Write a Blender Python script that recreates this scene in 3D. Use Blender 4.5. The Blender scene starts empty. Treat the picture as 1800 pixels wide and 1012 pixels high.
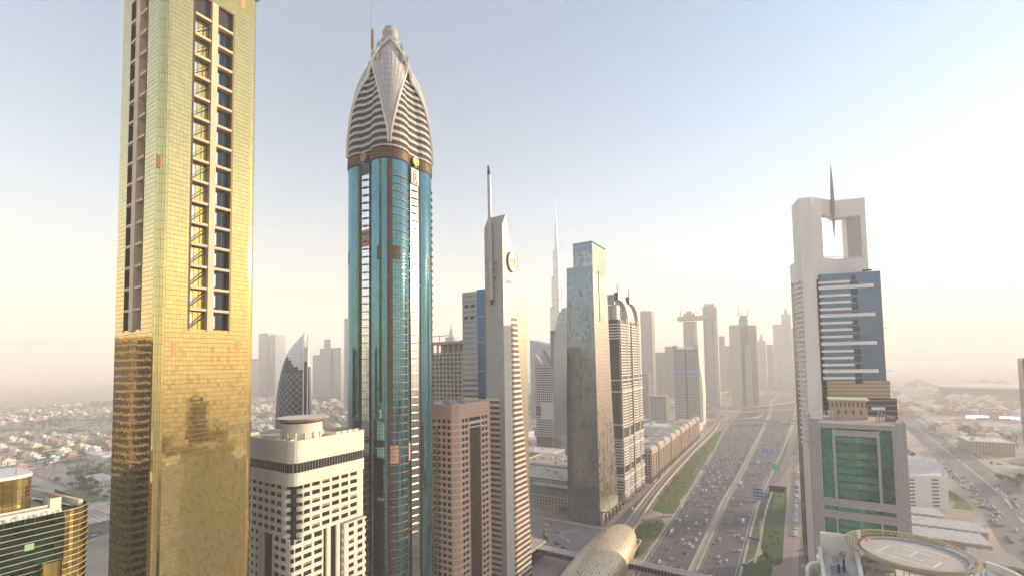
import bpy, bmesh, math, random
from math import radians as R_, sin, cos, pi, tan, atan2, hypot, sqrt
from mathutils import Vector, Matrix
rnd = random.Random(7)
scn = bpy.context.scene
COL = scn.collection

# ------------------------------------------------------------------ camera
cam_d = bpy.data.cameras.new("camera"); cam = bpy.data.objects.new("camera", cam_d); COL.objects.link(cam)
cam_d.sensor_width = 36.0; cam_d.lens = 16.0; cam_d.shift_y = 94.0 / 1800.0
cam_d.clip_start = 1.0; cam_d.clip_end = 60000.0
_psi, _pit, _rol = R_(31.5), R_(2.9), R_(-0.92)
_f = Vector((-sin(_psi) * cos(_pit), cos(_psi) * cos(_pit), sin(_pit)))
_r = Vector((cos(_psi), sin(_psi), 0)); _u = _r.cross(_f)
_R = _r * cos(_rol) + _u * sin(_rol); _U = _u * cos(_rol) - _r * sin(_rol)
cam.matrix_world = Matrix(((_R.x, _U.x, -_f.x, 0), (_R.y, _U.y, -_f.y, 0), (_R.z, _U.z, -_f.z, 170.0), (0, 0, 0, 1)))
scn.camera = cam

# ------------------------------------------------------------------ sky, sun, exposure
SUN_AZ, SUN_EL = R_(44.0), R_(12.0)          # azimuth clockwise from +Y
world = bpy.data.worlds.new("World"); scn.world = world; world.use_nodes = True
wn, wl = world.node_tree.nodes, world.node_tree.links
wn.clear()
sky = wn.new("ShaderNodeTexSky"); sky.sky_type = 'NISHITA'; sky.sun_disc = False
sky.sun_elevation = SUN_EL; sky.sun_rotation = SUN_AZ
sky.altitude = 0; sky.air_density = 1.5; sky.dust_density = .45; sky.ozone_density = 3.4
bg = wn.new("ShaderNodeBackground"); bg.inputs[1].default_value = .10
wo = wn.new("ShaderNodeOutputWorld"); wl.new(sky.outputs[0], bg.inputs[0]); wl.new(bg.outputs[0], wo.inputs[0])
sun_d = bpy.data.lights.new("sun", 'SUN'); sun = bpy.data.objects.new("sun", sun_d); COL.objects.link(sun)
sun_d.energy = 5.0; sun_d.angle = R_(0.53); sun_d.color = (1, .73, .46)
_sd = Vector((sin(SUN_AZ) * cos(SUN_EL), cos(SUN_AZ) * cos(SUN_EL), sin(SUN_EL)))
sun.rotation_euler = _sd.to_track_quat('Z', 'Y').to_euler()
scn.view_settings.view_transform = 'Standard'; scn.view_settings.look = 'None'
scn.view_settings.exposure = 1.54; scn.view_settings.gamma = 1.0
scn.view_settings.use_curve_mapping = False
scn.cycles.use_denoising = True
scn.cycles.max_bounces = 8; scn.cycles.glossy_bounces = 4; scn.cycles.diffuse_bounces = 3
scn.cycles.transmission_bounces = 6; scn.cycles.volume_bounces = 4; scn.cycles.transparent_max_bounces = 12
scn.cycles.use_adaptive_sampling = True; scn.cycles.adaptive_threshold = 0.02
scn.cycles.caustics_reflective = False; scn.cycles.caustics_refractive = False
scn.cycles.sample_clamp_indirect = 10.0

HAZE_COL, HAZE_D, HAZE_A = (1, .975, .965), .00028, .02

# ------------------------------------------------------------------ materials
def mat(name, col, rough=.7, metal=0., var=.12, scale=.15, bump=0., island=0., spec=.5, emit=None, streak=False, col2=None, mix_scale=None):
    m = bpy.data.materials.new(name); m.use_nodes = True
    n, l = m.node_tree.nodes, m.node_tree.links
    b = n['Principled BSDF']; b.inputs['Roughness'].default_value = rough; b.inputs['Metallic'].default_value = metal
    b.inputs['Specular IOR Level'].default_value = spec
    tc = n.new('ShaderNodeTexCoord'); src = tc.outputs['Object']
    mp = n.new('ShaderNodeMapping'); l.new(src, mp.inputs[0])
    if streak: mp.inputs['Scale'].default_value = (1, 1, .08)
    nz = n.new('ShaderNodeTexNoise'); nz.inputs['Scale'].default_value = scale; nz.inputs['Detail'].default_value = 6
    nz.inputs['Roughness'].default_value = .65
    l.new(mp.outputs[0], nz.inputs['Vector'])
    rg = n.new('ShaderNodeMapRange'); rg.inputs[1].default_value = .3; rg.inputs[2].default_value = .7
    rg.inputs[3].default_value = 1 - var; rg.inputs[4].default_value = 1 + var
    l.new(nz.outputs['Fac'], rg.inputs[0])
    fac = rg.outputs[0]
    if island:
        g = n.new('ShaderNodeNewGeometry'); r2 = n.new('ShaderNodeMapRange'); l.new(g.outputs['Random Per Island'], r2.inputs[0])
        r2.inputs[3].default_value = 1 - island; r2.inputs[4].default_value = 1 + island
        mm = n.new('ShaderNodeMath'); mm.operation = 'MULTIPLY'; l.new(fac, mm.inputs[0]); l.new(r2.outputs[0], mm.inputs[1]); fac = mm.outputs[0]
    vm = n.new('ShaderNodeVectorMath'); vm.operation = 'SCALE'; l.new(fac, vm.inputs['Scale'])
    if col2:
        mx = n.new('ShaderNodeMix'); mx.data_type = 'RGBA'; n2 = n.new('ShaderNodeTexNoise'); n2.inputs['Scale'].default_value = mix_scale or scale * .3
        n2.inputs['Detail'].default_value = 4; l.new(src, n2.inputs['Vector'])
        cr = n.new('ShaderNodeMapRange'); cr.inputs[1].default_value = .42; cr.inputs[2].default_value = .58; l.new(n2.outputs['Fac'], cr.inputs[0])
        l.new(cr.outputs[0], mx.inputs[0]); mx.inputs[6].default_value = (*col, 1); mx.inputs[7].default_value = (*col2, 1)
        l.new(mx.outputs[2], vm.inputs[0])
    else:
        vm.inputs[0].default_value = col
    l.new(vm.outputs[0], b.inputs['Base Color'])
    if bump:
        bp = n.new('ShaderNodeBump'); bp.inputs['Strength'].default_value = bump; bp.inputs['Distance'].default_value = .3
        l.new(nz.outputs['Fac'], bp.inputs['Height']); l.new(bp.outputs[0], b.inputs['Normal'])
    if emit:
        b.inputs['Emission Color'].default_value = (*emit[0], 1); b.inputs['Emission Strength'].default_value = emit[1]
    return m

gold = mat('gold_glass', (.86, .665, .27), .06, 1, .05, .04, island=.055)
gold_dark_refl = mat('dark_reflection_gold_glass', (.76, .60, .21), .08, 1, .06, .04, island=.1)  # same gold glass with a dark mirrored ground put into its colour
blindm = mat('window_blind', (.34, .30, .25), .6, 0, .1, .5, island=.4)
gold_corner = mat('green_gold_glass', (.70, .63, .28), .10, 1, .06, .08, island=.05)
gold_joint = mat('gold_joint', (.20, .14, .05), .5, .3)
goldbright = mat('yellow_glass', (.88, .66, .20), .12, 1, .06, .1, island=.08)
tanm = mat('tan_stone', (.66, .52, .36), .6)
orange_panel = mat('orange_panel', (.55, .28, .10), .5)
teal = mat('teal_glass', (.13, .29, .34), .08, .95, .14, .06, island=.08)
dark_blue = mat('dark_blue_glass', (.03, .05, .07), .12, .6, .1, .06, island=.2)
silver = mat('silver_glass', (.80, .84, .86), .14, 1, .04, .05, island=.06)
bronze = mat('bronze_metal', (.40, .21, .08), .5, .35)
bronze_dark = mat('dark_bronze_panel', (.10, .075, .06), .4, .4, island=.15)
brass = mat('brass', (.45, .27, .09), .45, .8)
rosegrey = mat('pale_cladding', (.45, .45, .445), .5, 0, .06, .1, island=.05)
whitec = mat('cream_concrete', (.78, .73, .62), .7, 0, .07, .12, streak=True)
whiter = mat('white_cladding', (.80, .795, .78), .6, 0, .06, .12, streak=True)
darkglass = mat('dark_window_glass', (.018, .020, .024), .15, 0, .2, .2, island=.5, spec=.45)
blackband = mat('matt_black_band', (.015, .015, .018), .7, 0, .1)
darkgrey = mat('dark_grey_metal', (.035, .037, .042), .4, .3, .15)
grey = mat('grey_concrete', (.34, .33, .31), .8, 0, .15, .1, streak=True)
midgrey = mat('mid_grey_panel', (.30, .30, .31), .5, .1, .1, .1, island=.1)
tile_grey = mat('grey_stone_tile', (.42, .42, .42), .55, .05, .07, .1, island=.09)
tile_warm = mat('warm_stone_tile', (.72, .66, .59), .55, .05, .05, .1, island=.06)
pinkstone = mat('pink_granite', (.62, .41, .30), .6, 0, .08, .1, island=.04)
pinkpale = mat('pale_pink_stone', (.74, .60, .52), .6, 0, .06, .1)
brownlouvre = mat('brown_louvre', (.14, .085, .055), .45, .2)
bluestrip = mat('navy_glass', (.035, .10, .22), .1, .7, .15, .05, island=.12)
stripe_dark = mat('tan_tinted_glass', (.16, .115, .085), .2, .3, .2, .1, island=.2)
bluetower_glass = mat('steel_blue_glass', (.185, .25, .305), .14, .85, .12, .03, island=.10)
bluetower_dark = mat('navy_window', (.10, .16, .22), .15, .7, .2, .1, island=.4)
beige_panel = mat('beige_metal_panel', (.44, .38, .32), .3, .6, .06, .04, island=.1)
beige_dark = mat('dark_beige_window', (.24, .21, .19), .3, .5, .2, .05, island=.3)
olive_glass = mat('olive_glass', (.42, .42, .33), .2, .9, .1, .06, island=.14)
chelsea_glass = mat('blue_grey_glass', (.10, .18, .29), .12, .85, .1, .05, island=.12)
green_glass = mat('emerald_glass', (.02, .115, .115), .1, .85, .4, .12, island=.3)
green_pale = mat('pale_green_glass', (.06, .19, .165), .12, .85, .4, .12, island=.25)
blackgreen = mat('dark_green_glass', (.02, .055, .04), .08, .55, .5, .08, island=.5)
limepane = mat('lime_window', (.42, .66, .40), .3, .2)
sandstone = mat('sandstone', (.48, .38, .28), .8, 0, .1, .08)
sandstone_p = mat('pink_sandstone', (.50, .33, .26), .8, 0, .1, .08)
roofbeige = mat('roof_felt', (.50, .45, .38), .9, 0, .2, .3)
rooflight = mat('roof_white', (.70, .67, .62), .9, 0, .15, .2)
hazeblue = mat('haze_blue_glass', (.22, .28, .35), .3, .5, .2, .02, island=.2)  # glass colour with the pale blue of distance haze mixed in
asphalt = mat('asphalt', (.14, .14, .145), .85, 0, .22, .05, bump=.1, streak=False)
asphalt_l = mat('pale_asphalt', (.22, .21, .20), .85, 0, .2, .08)
paving = mat('pink_paving', (.36, .29, .27), .85, 0, .12, .2)
kerbm = mat('kerb_concrete', (.50, .45, .39), .85, 0, .15, .3)
paint = mat('road_paint', (.75, .74, .70), .6)
yellowp = mat('yellow_road_paint', (.70, .48, .08), .6)
grassm = mat('lawn', (.085, .17, .035), .95, 0, .35, .15, bump=.3, col2=(.13, .15, .05), mix_scale=.03)
hedgem = mat('dark_groundcover', (.04, .10, .026), .95, 0, .45, .35, bump=.6)
sandm = mat('sand', (.50, .42, .33), .95, 0, .25, .02, col2=(.36, .31, .25), mix_scale=.006)
leafm = mat('tree_leaves', (.045, .095, .032), .8, 0, .3, .8, island=.45)
leafd = mat('acacia_leaves', (.035, .065, .030), .8, 0, .3, .8, island=.4)
barkm = mat('bark', (.14, .10, .07), .9)
shellm = mat('gold_shell', (.76, .62, .46), .42, .5, .08, .06, island=.05)
shell_in = mat('shell_seam', (.30, .22, .14), .5, .3)
burjm = mat('pale_steel', (.42, .47, .52), .3, .6, .1, .02)
wood_red = mat('red_tarp', (.55, .06, .05), .7)
steel = mat('galvanised_steel', (.40, .39, .37), .4, .6)
cratescm = mat('rust_brown', (.26, .13, .07), .8)
bluesign = mat('blue_sign', (.01, .22, .55), .4)
greensign = mat('green_sign', (.0, .38, .22), .4)
whitem = mat('white_paint', (.8, .8, .78), .5)
redm = mat('red_paint', (.55, .04, .03), .35)
ledm = mat('led_screen', (.7, .3, .45), .5, emit=((1., .35, .6), 1.2))
ledw = mat('led_screen_white', (.8, .8, .8), .5, emit=((1., .92, .95), 1.3))
tyre = mat('tyre_rubber', (.02, .02, .02), .9)
carglass = mat('car_glass', (.02, .025, .03), .08, 0, spec=1.)

# ------------------------------------------------------------------ geometry helpers
Z = Vector((0, 0, 1))
class Face:
    """a vertical wall plane: origin at ground, U along the wall, N outwards"""
    def __init__(s, x, y, ux, uy, z=0.):
        s.o = Vector((x, y, z)); s.U = Vector((ux, uy, 0)).normalized(); s.N = s.U.cross(Z); s.rot = atan2(s.U.y, s.U.x)
    def p(s, u, z, w=0.): return s.o + s.U * u + Z * z + s.N * w
class G:
    def __init__(s): s.v = []; s.f = []; s.m = []
    def poly(s, pts, m=0):
        k = len(s.v); s.v.extend([tuple(p) for p in pts]); s.f.append(tuple(range(k, k + len(pts)))); s.m.append(m)
    def hexa(s, P, m=0):
        k = len(s.v); s.v.extend([tuple(p) for p in P])
        for q in ((3, 2, 1, 0), (4, 5, 6, 7), (0, 1, 5, 4), (1, 2, 6, 5), (2, 3, 7, 6), (3, 0, 4, 7)):
            s.f.append(tuple(k + i for i in q)); s.m.append(m)
    def box(s, x0, x1, y0, y1, z0, z1, m=0):
        s.hexa([(x0, y0, z0), (x1, y0, z0), (x1, y1, z0), (x0, y1, z0), (x0, y0, z1), (x1, y0, z1), (x1, y1, z1), (x0, y1, z1)], m)
    def fbox(s, F, u0, u1, z0, z1, w0, w1, m=0):
        s.hexa([F.p(u0, z0, w1), F.p(u1, z0, w1), F.p(u1, z0, w0), F.p(u0, z0, w0), F.p(u0, z1, w1), F.p(u1, z1, w1), F.p(u1, z1, w0), F.p(u0, z1, w0)], m)
    def prism(s, P, z0, z1, m=0, mt=None):
        n = len(P); k = len(s.v)
        s.v.extend([(p[0], p[1], z0) for p in P] + [(p[0], p[1], z1) for p in P])
        for i in range(n):
            j = (i + 1) % n; s.f.append((k + i, k + j, k + n + j, k + n + i)); s.m.append(m)
        s.f.append(tuple(k + n + i for i in range(n))); s.m.append(m if mt is None else mt)
        s.f.append(tuple(k + n - 1 - i for i in range(n))); s.m.append(m)
    def loft(s, rings, m=0, cap=True, closed=True):
        k = len(s.v); n = len(rings[0])
        for r in rings: s.v.extend([tuple(p) for p in r])
        for a in range(len(rings) - 1):
            for i in range(n if closed else n - 1):
                j = (i + 1) % n; s.f.append((k + a * n + i, k + a * n + j, k + (a + 1) * n + j, k + (a + 1) * n + i)); s.m.append(m)
        if cap:
            s.f.append(tuple(k + (len(rings) - 1) * n + i for i in range(n))); s.m.append(m)
            s.f.append(tuple(k + n - 1 - i for i in range(n))); s.m.append(m)
    def lathe(s, prof, cx, cy, n=24, m=0, a0=0., a1=2 * pi):
        full = abs(a1 - a0 - 2 * pi) < 1e-6; c = n if full else n + 1
        s.loft([[(cx + r * cos(a0 + (a1 - a0) * i / n), cy + r * sin(a0 + (a1 - a0) * i / n), z) for i in range(c)] for r, z in prof], m, cap=full, closed=full)
    def tube(s, a, b, r, n=6, m=0, r2=None):
        a, b = Vector(a), Vector(b); d = (b - a).normalized(); t = Vector((0, 0, 1)) if abs(d.z) < .9 else Vector((1, 0, 0))
        u = d.cross(t).normalized(); w = d.cross(u); r2 = r if r2 is None else r2
        s.loft([[p + (u * cos(2 * pi * i / n) + w * -sin(2 * pi * i / n)) * q for i in range(n)] for p, q in ((a, r), (b, r2))], m)
    def curtain(s, F, u0, u1, z0, z1, nu, nv, gap=.06, d=.05, tilt=.004, m=0, skip=None, pick=None, gz=None):
        gz = gap if gz is None else gz
        du, dz = (u1 - u0) / nu, (z1 - z0) / nv
        for i in range(nu):
            a, b = u0 + i * du + gap, u0 + (i + 1) * du - gap
            for j in range(nv):
                c, e = z0 + j * dz + gz, z0 + (j + 1) * dz - gz
                if skip and skip((a + b) / 2, (c + e) / 2): continue
                ta, tb = rnd.gauss(0, tilt) * du, rnd.gauss(0, tilt) * dz
                s.poly((F.p(a, c, d - ta - tb), F.p(b, c, d + ta - tb), F.p(b, e, d + ta + tb), F.p(a, e, d - ta + tb)), pick(i, j) if pick else m)
    def mesh(s, name, mats, org=(0, 0, 0)):
        me = bpy.data.meshes.new(name); ox, oy, oz = org
        me.from_pydata([(x - ox, y - oy, z - oz) for x, y, z in s.v] if (ox or oy or oz) else s.v, [], s.f)
        for q in (mats if isinstance(mats, (list, tuple)) else [mats]): me.materials.append(q)
        me.polygons.foreach_set('material_index', s.m); me.update(); return me
def obj(name, me, parent=None, loc=(0, 0, 0), rz=0.):
    o = bpy.data.objects.new(name, me); COL.objects.link(o); o.location = loc; o.rotation_euler = (0, 0, rz); o.parent = parent; return o
def tag(o, label=None, cat=None, group=None, kind=None):
    for k, v in (('label', label), ('category', cat), ('group', group), ('kind', kind)):
        if v: o[k] = v
    return o
def thing(name, loc, label, cat, group=None, rz=0.):
    return tag(obj(name, None, None, loc, rz), label, cat, group)
def worldorg(parent):
    o = Vector((0, 0, 0))
    while parent is not None: o += Vector(parent.location); parent = parent.parent
    return o
def part(name, g, mats, parent, kind=None):           # geometry written in world coordinates, made a child of PARENT
    o = obj(name, g.mesh(name, mats, worldorg(parent)), parent)
    if kind: o['kind'] = kind
    return o
def partl(name, g, mats, parent, kind=None):          # geometry already in the parent's own axes
    o = obj(name, g.mesh(name, mats), parent)
    if kind: o['kind'] = kind
    return o
def lone(name, g, mats, label, cat, org, group=None, kind=None):   # a thing that is one mesh
    return tag(obj(name, g.mesh(name, mats, org), None, org), label, cat, group, kind)
def struct(name, g, mats):
    return tag(obj(name, g.mesh(name, mats)), kind='structure')
def piece(name, me, parent, F, u, z, w=0.):           # a repeated part: shared mesh set on a wall
    return obj(name, me, parent, F.p(u, z, w) - worldorg(parent), F.rot)
LF = Face(0, 0, 1, 0)                                  # local face: x along, -y outwards
def sub_window(name, w, h, frame=.12, depth=.25, gm=darkglass, fm=darkgrey):
    g = G(); g.fbox(LF, 0, w, 0, h, -.02, .02, 0)
    for a, b, c, e in ((-frame, 0, -frame, h + frame), (w, w + frame, -frame, h + frame), (0, w, -frame, 0), (0, w, h, h + frame), (w * .5 - .04, w * .5 + .04, 0, h)):
        g.fbox(LF, a, b, c, e, 0, depth, 1)
    return g.mesh(name, [gm, fm])
def block(x0, x1, y0, y1):
    """four Faces of an aligned block: south (-Y), east (+X), north, west with widths"""
    return {'S': (Face(x0, y0, 1, 0), x1 - x0), 'E': (Face(x1, y0, 0, 1), y1 - y0), 'N': (Face(x1, y1, -1, 0), x1 - x0), 'W': (Face(x0, y1, 0, -1), y1 - y0)}
def inset(x0, x1, y0, y1, d): return x0 + d, x1 - d, y0 + d, y1 - d
def lerp(a, b, t): return a + (b - a) * t
def interp(tab, x):
    for (a, p), (b, q) in zip(tab, tab[1:]):
        if x <= b: return p + (q - p) * max(0., (x - a)) / (b - a)
    return tab[-1][1]

# ------------------------------------------------------------------ ground, roads, water
g = G(); g.box(-14000, 14000, -3000, 14000, -1.5, 0, 0); struct('ground', g, sandm)
def ribbon(g, L, Rr, z, m=0, th=0.):
    for (a, b), (c, d) in zip(zip(L, L[1:]), zip(Rr, Rr[1:])):
        if th: g.hexa([(*a, z - th), (*c, z - th), (*d, z - th), (*b, z - th), (*a, z), (*c, z), (*d, z), (*b, z)], m)
        else: g.poly(((*a, z), (*c, z), (*d, z), (*b, z)), m)
def offset(path, d):
    out = []
    for i, p in enumerate(path):
        a = Vector(path[max(i - 1, 0)][:2]); b = Vector(path[min(i + 1, len(path) - 1)][:2]); t = (b - a).normalized()
        out.append((p[0] + t.y * d, p[1] - t.x * d))
    return out
def smooth(path, n=6):
    out = []; P = [path[0]] + list(path) + [path[-1]]
    for i in range(1, len(P) - 2):
        a, b, c, d = P[i - 1], P[i], P[i + 1], P[i + 2]
        for k in range(n):
            t = k / n
            out.append(tuple(.5 * ((2 * b[j]) + (c[j] - a[j]) * t + (2 * a[j] - 5 * b[j] + 4 * c[j] - d[j]) * t * t + (3 * b[j] - a[j] - 3 * c[j] + d[j]) * t ** 3) for j in (0, 1)))
    out.append(path[-1]); return out
def xat(path, y):
    for a, b in zip(path, path[1:]):
        if a[1] <= y <= b[1]: return a[0] + (b[0] - a[0]) * (y - a[1]) / (b[1] - a[1])
    return path[-1][0] if y > path[-1][1] else path[0][0]
HL = [(-112, 150), (-114, 393), (-118, 544), (-121, 717), (-132, 950), (-145, 1196), (-150, 1500), (-156, 2200), (-120, 3000), (-60, 4200), (140, 6500), (900, 12000)]
MC = [(-77, 150), (-76, 400), (-77, 615), (-73, 750), (-68, 1315), (-66, 1700), (-80, 2200), (-50, 3000), (0, 4200), (200, 6500), (960, 12000)]
HR = [(-42, 150), (-43, 408), (-42, 620), (-36, 760), (-24, 950), (-16, 1200), (-8, 1400), (10, 2200), (30, 3000), (70, 4200), (270, 6500), (1020, 12000)]
ys = [150, 300, 400, 500, 620, 720, 850, 1000, 1200, 1400, 1700, 2200, 3000, 4200, 6500, 12000]
def line_at(path, ys, dx=0): return [(xat(path, y) + dx, y) for y in ys]
g = G()
ribbon(g, line_at(HL, ys), line_at(MC, ys, -4), .12); ribbon(g, line_at(MC, ys, 4), line_at(HR, ys), .12)
road = struct('highway', g, asphalt)
g = G(); ribbon(g, line_at(MC, ys, -4), line_at(MC, ys, 4), .3, 0, .3)
for s in (-2.6, 2.6): ribbon(g, line_at(MC, ys, s - .3), line_at(MC, ys, s + .3), 1.1, 1, .8)
struct('median', g, [kerbm, grey])
g = G()
for s, P in ((-2.2, HL), (.3, HR)): ribbon(g, line_at(P, ys, s), line_at(P, ys, s + 1.9), .26, 0, .26)
struct('kerb', g, kerbm)
g = G()
NL = 8
def lane_x(side, k, y):                                # centre line between lanes
    if side < 0: a, b = xat(HL, y) + 2, xat(MC, y) - 5.5
    else: a, b = xat(MC, y) + 5.5, xat(HR, y) - 2
    n = NL if side < 0 else 7
    return a + (b - a) * k / n
for side in (-1, 1):
    n = NL if side < 0 else 7
    for k in range(0, n + 1):
        solid = k in (0, n); y = 330.
        while y < 1500:
            L = 30 if solid else 3
            x0, x1 = lane_x(side, k, y), lane_x(side, k, y + L)
            m = 1 if (k == n and side < 0) or (k == 0 and side > 0) else 0
            w = .09 if not solid else .18
            g.poly(((x0 - w, y, .126), (x0 + w, y, .126), (x1 + w, y + L, .126), (x1 - w, y + L, .126)), m)
            y += L if solid else 12
for i in range(26):                                    # hatching where the slip road leaves
    y = 640 + i * 5.5; x = xat(HR, y) - 1
    g.poly(((x - 5 + i * .1, y, .126), (x, y + 2.5, .126), (x, y + 3.3, .126), (x - 5 + i * .1, y + .8, .126)), 0)
struct('road_marking', g, [paint, yellowp])

# slip road leaving to the right, service roads, west service road
g = G()
slip = smooth([(-37, 600), (-33, 700), (-22, 790), (-8, 870), (3, 960), (10, 1060), (12, 1270), (20, 1450), (48, 1640), (140, 1760)])
ribbon(g, offset(slip, -6.5), offset(slip, 6.5), .131)
slip2 = smooth([(-30, 760), (-20, 860), (-10, 980), (-2, 1120), (2, 1300), (12, 1500), (45, 1700)])
ribbon(g, offset(slip2, -6), offset(slip2, 6), .136)
east = [(4, 330), (3, 450), (7, 560), (9, 750), (14, 900), (19, 1100), (22, 1270), (30, 1600)]
ribbon(g, offset(smooth(east), -5), offset(smooth(east), 5), .127)
loop = smooth([(-112, 520), (-119, 528), (-128, 520), (-137, 505), (-146, 500), (-156, 500)])
ribbon(g, offset(loop, -4), offset(loop, 4), .14)
struct('slip_road', g, asphalt_l)
g = G()
ribbon(g, [(-168, 300), (-168, 480), (-171, 660), (-172, 800), (-176, 1100), (-186, 1300)], [(-154, 300), (-154, 480), (-158, 660), (-163, 800), (-167, 1100), (-176, 1300)], .1)
struct('service_road', g, asphalt)
g = G()
g.poly([(-240, 330, .09), (-168, 330, .09), (-168, 640, .09), (-240, 640, .09)])
g.poly([(-20, 330, .09), (-9, 330, .09), (-4, 560, .09), (0, 700, .09), (4, 860, .09), (-2, 880, .09), (-8, 830, .09), (-9, 720, .09), (-12, 560, .09)])
g.poly([(9.5, 330, .09), (60, 330, .09), (60, 900, .09), (19, 900, .09), (14, 750, .09)])
struct('pavement', g, paving)
g = G(); g.poly([(-245, 372, .13), (-172, 372, .13), (-172, 452, .13), (-245, 452, .13)]); struct('parking_lot', g, mat('parking_asphalt', (.26, .25, .24), .9, 0, .2, .1))
g = G()
for k in range(46):                                    # zebra edge of the lot
    x = -244 + k * 1.6; g.poly(((x, 453, .14), (x + .8, 453, .14), (x + .8, 456.5, .14), (x, 456.5, .14)))
struct('crossing', g, paint)

def lawn(name, pts, z, m, n=0, label=None):
    g = G(); g.prism(pts, -.1, z); tag(obj(name, g.mesh(name, m)), kind='stuff')
lawn('grass', [(-128, 395), (-120, 408), (-118, 470), (-121, 500), (-127, 512), (-142, 498), (-145, 470), (-139, 425)], .2, grassm)
lawn('grass', [(-116.5, 540), (-120, 600), (-123.5, 717), (-134, 930), (-147, 1150), (-152, 1290), (-160, 1200), (-158, 1000), (-157, 830), (-154, 700), (-149, 600), (-144, 540), (-130, 532)], .2, grassm)
lawn('sand', [(-116.2, 560), (-120, 640), (-123, 717), (-134, 930), (-136.5, 930), (-127, 717), (-124, 640), (-124, 590)], .23, sandm)
lawn('grass', [(-40.5, 385), (-22, 385), (-20, 440), (-27, 470), (-33, 450), (-41, 430)], .2, hedgem)
lawn('grass', [(-41.5, 432), (-35, 452), (-32.5, 490), (-38, 600), (-40, 612), (-41.5, 520)], .2, grassm)
lawn('grass', [(-30.5, 480), (-28, 462), (-19, 442), (-13.5, 450), (-13, 560), (-12, 650), (-12, 722), (-24, 722), (-31, 690), (-31.5, 600)], .2, hedgem)
lawn('grass', [(-39, 622), (-37, 560), (-34, 560), (-29.5, 690), (-31, 700)], .22, hedgem)
lawn('grass', [(-26, 600), (-15, 605), (-14, 700), (-24, 700)], .24, grassm)
lawn('sand', [(-23, 724), (-12, 724), (-7, 850), (0, 905), (-12, 850)], .18, mat('red_sand', (.42, .27, .19), .95, 0, .2, .1))
lawn('grass', [(-27, 880), (-23, 860), (-15, 980), (-8, 1200), (-9, 1210), (-20, 1010)], .2, grassm)
lawn('grass', [(-7, 955), (1, 975), (6, 1110), (7, 1270), (4, 1290), (-2, 1100)], .2, grassm)
g = G(); ribbon(g, [(-34.2, 440), (-33.2, 500), (-32.6, 600), (-29, 690)], [(-32.4, 440), (-31.4, 500), (-30.8, 600), (-27.4, 690)], .26, 0, .2)
struct('path', g, kerbm)

# interchange flyovers
def flyover(pts, hw, z, label, pier_gap=60, grp='flyovers of the interchange'):
    P = smooth(pts, 5); t = thing('flyover', (P[0][0], P[0][1], 0), label, 'bridge', grp)
    g = G(); ribbon(g, offset(P, -hw), offset(P, hw), z, 0, 1.6); part('deck', g, asphalt_l, t)
    g = G()
    for s in (-1, 1): ribbon(g, offset(P, s * hw - .3), offset(P, s * hw + .3), z + 1.1, 0, 2.4)
    part('parapet', g, kerbm, t)
    d = 0
    for a, b in zip(P, P[1:]):
        d += hypot(b[0] - a[0], b[1] - a[1])
        if d > pier_gap:
            d = 0; g = G(); g.lathe([(1.2, 0), (1.2, z - 1.7)], b[0], b[1], 8); part('pier', g, grey, t)
    return t
flyover([(-420, 1290), (-300, 1300), (-189, 1317), (-80, 1375), (31, 1469), (130, 1560), (300, 1650)], 7, 8, 'curving flyover with a green sign gantry, nearest bridge across the highway')
flyover([(-420, 1480), (-208, 1571), (-80, 1680), (41, 1830), (300, 2100)], 7, 8.5, 'long flyover just behind the bridge with the green signs')
flyover([(-700, 1690), (-488, 1738), (-300, 1755), (-180, 1787), (-60, 1940), (52, 2289), (90, 2600)], 8, 8, 'flyover bending away to the right past the glass grid tower')
flyover([(-900, 1990), (-556, 2076), (-300, 2240), (62, 2683), (400, 3100)], 9, 10, 'farthest wide flyover below the towers under construction')
flyover([(-160, 1430), (-100, 1500), (-90, 1650), (-150, 1800), (-260, 1850)], 5, 5, 'low loop ramp curling under the interchange flyovers', 90)
g = G()
for P, hw in ((smooth([(-300, 1400), (-190, 1450), (-130, 1620), (-140, 1900), (-300, 2300)]), 5), (smooth([(60, 1500), (20, 1700), (60, 2000), (200, 2200)]), 6), (smooth([(-600, 1800), (-400, 1880), (-250, 2100), (-190, 2600)]), 6), (smooth([(-210, 1350), (-330, 1420), (-480, 1600), (-700, 1700)]), 6)):
    ribbon(g, offset(P, -hw), offset(P, hw), .10)
struct('ramp', g, asphalt_l)
for P in ([(-100, 1540), (-150, 1560), (-160, 1640), (-120, 1690)], [(-20, 1540), (20, 1620), (0, 1700), (-30, 1640)], [(-260, 1480), (-180, 1500), (-190, 1600), (-280, 1620)], [(-330, 1700), (-240, 1760), (-330, 1900), (-420, 1820)], [(40, 1880), (90, 1990), (60, 2060), (20, 1960)]):
    lawn('grass', P, .08, mat('dry_grass', (.16, .17, .09), .95, 0, .3, .05))

# metro viaduct and station shell
MV = smooth([(-128, 300), (-139, 434), (-146, 520), (-151, 604), (-155, 730), (-158, 862), (-160, 1067), (-166, 1230), (-178, 1364), (-215, 1600), (-285, 1902), (-325, 2294), (-255, 2855), (-157, 3913), (98, 6273)], 7)
via = thing('metro_viaduct', (-128, 300, 0), 'long pale metro viaduct on round piers curving beside the highway', 'viaduct')
g = G(); ribbon(g, offset(MV, -4.6), offset(MV, 4.6), 12.4, 0, 1.2); ribbon(g, offset(MV, -2.4), offset(MV, 2.4), 11.1, 0, 1.4); part('deck', g, mat('track_bed', (.33, .29, .26), .9, 0, .15, .3), via)
for s in (-1, 1):
    g = G(); ribbon(g, offset(MV, s * 5.0 - .45), offset(MV, s * 5.0 + .45), 14, 0, 2.9); part('parapet', g, kerbm, via)
for s in (-2.9, -1.5, 1.5, 2.9):
    g = G(); ribbon(g, offset(MV, s - .12), offset(MV, s + .12), 12.75, 0, .3); part('rail', g, steel, via)
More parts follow.
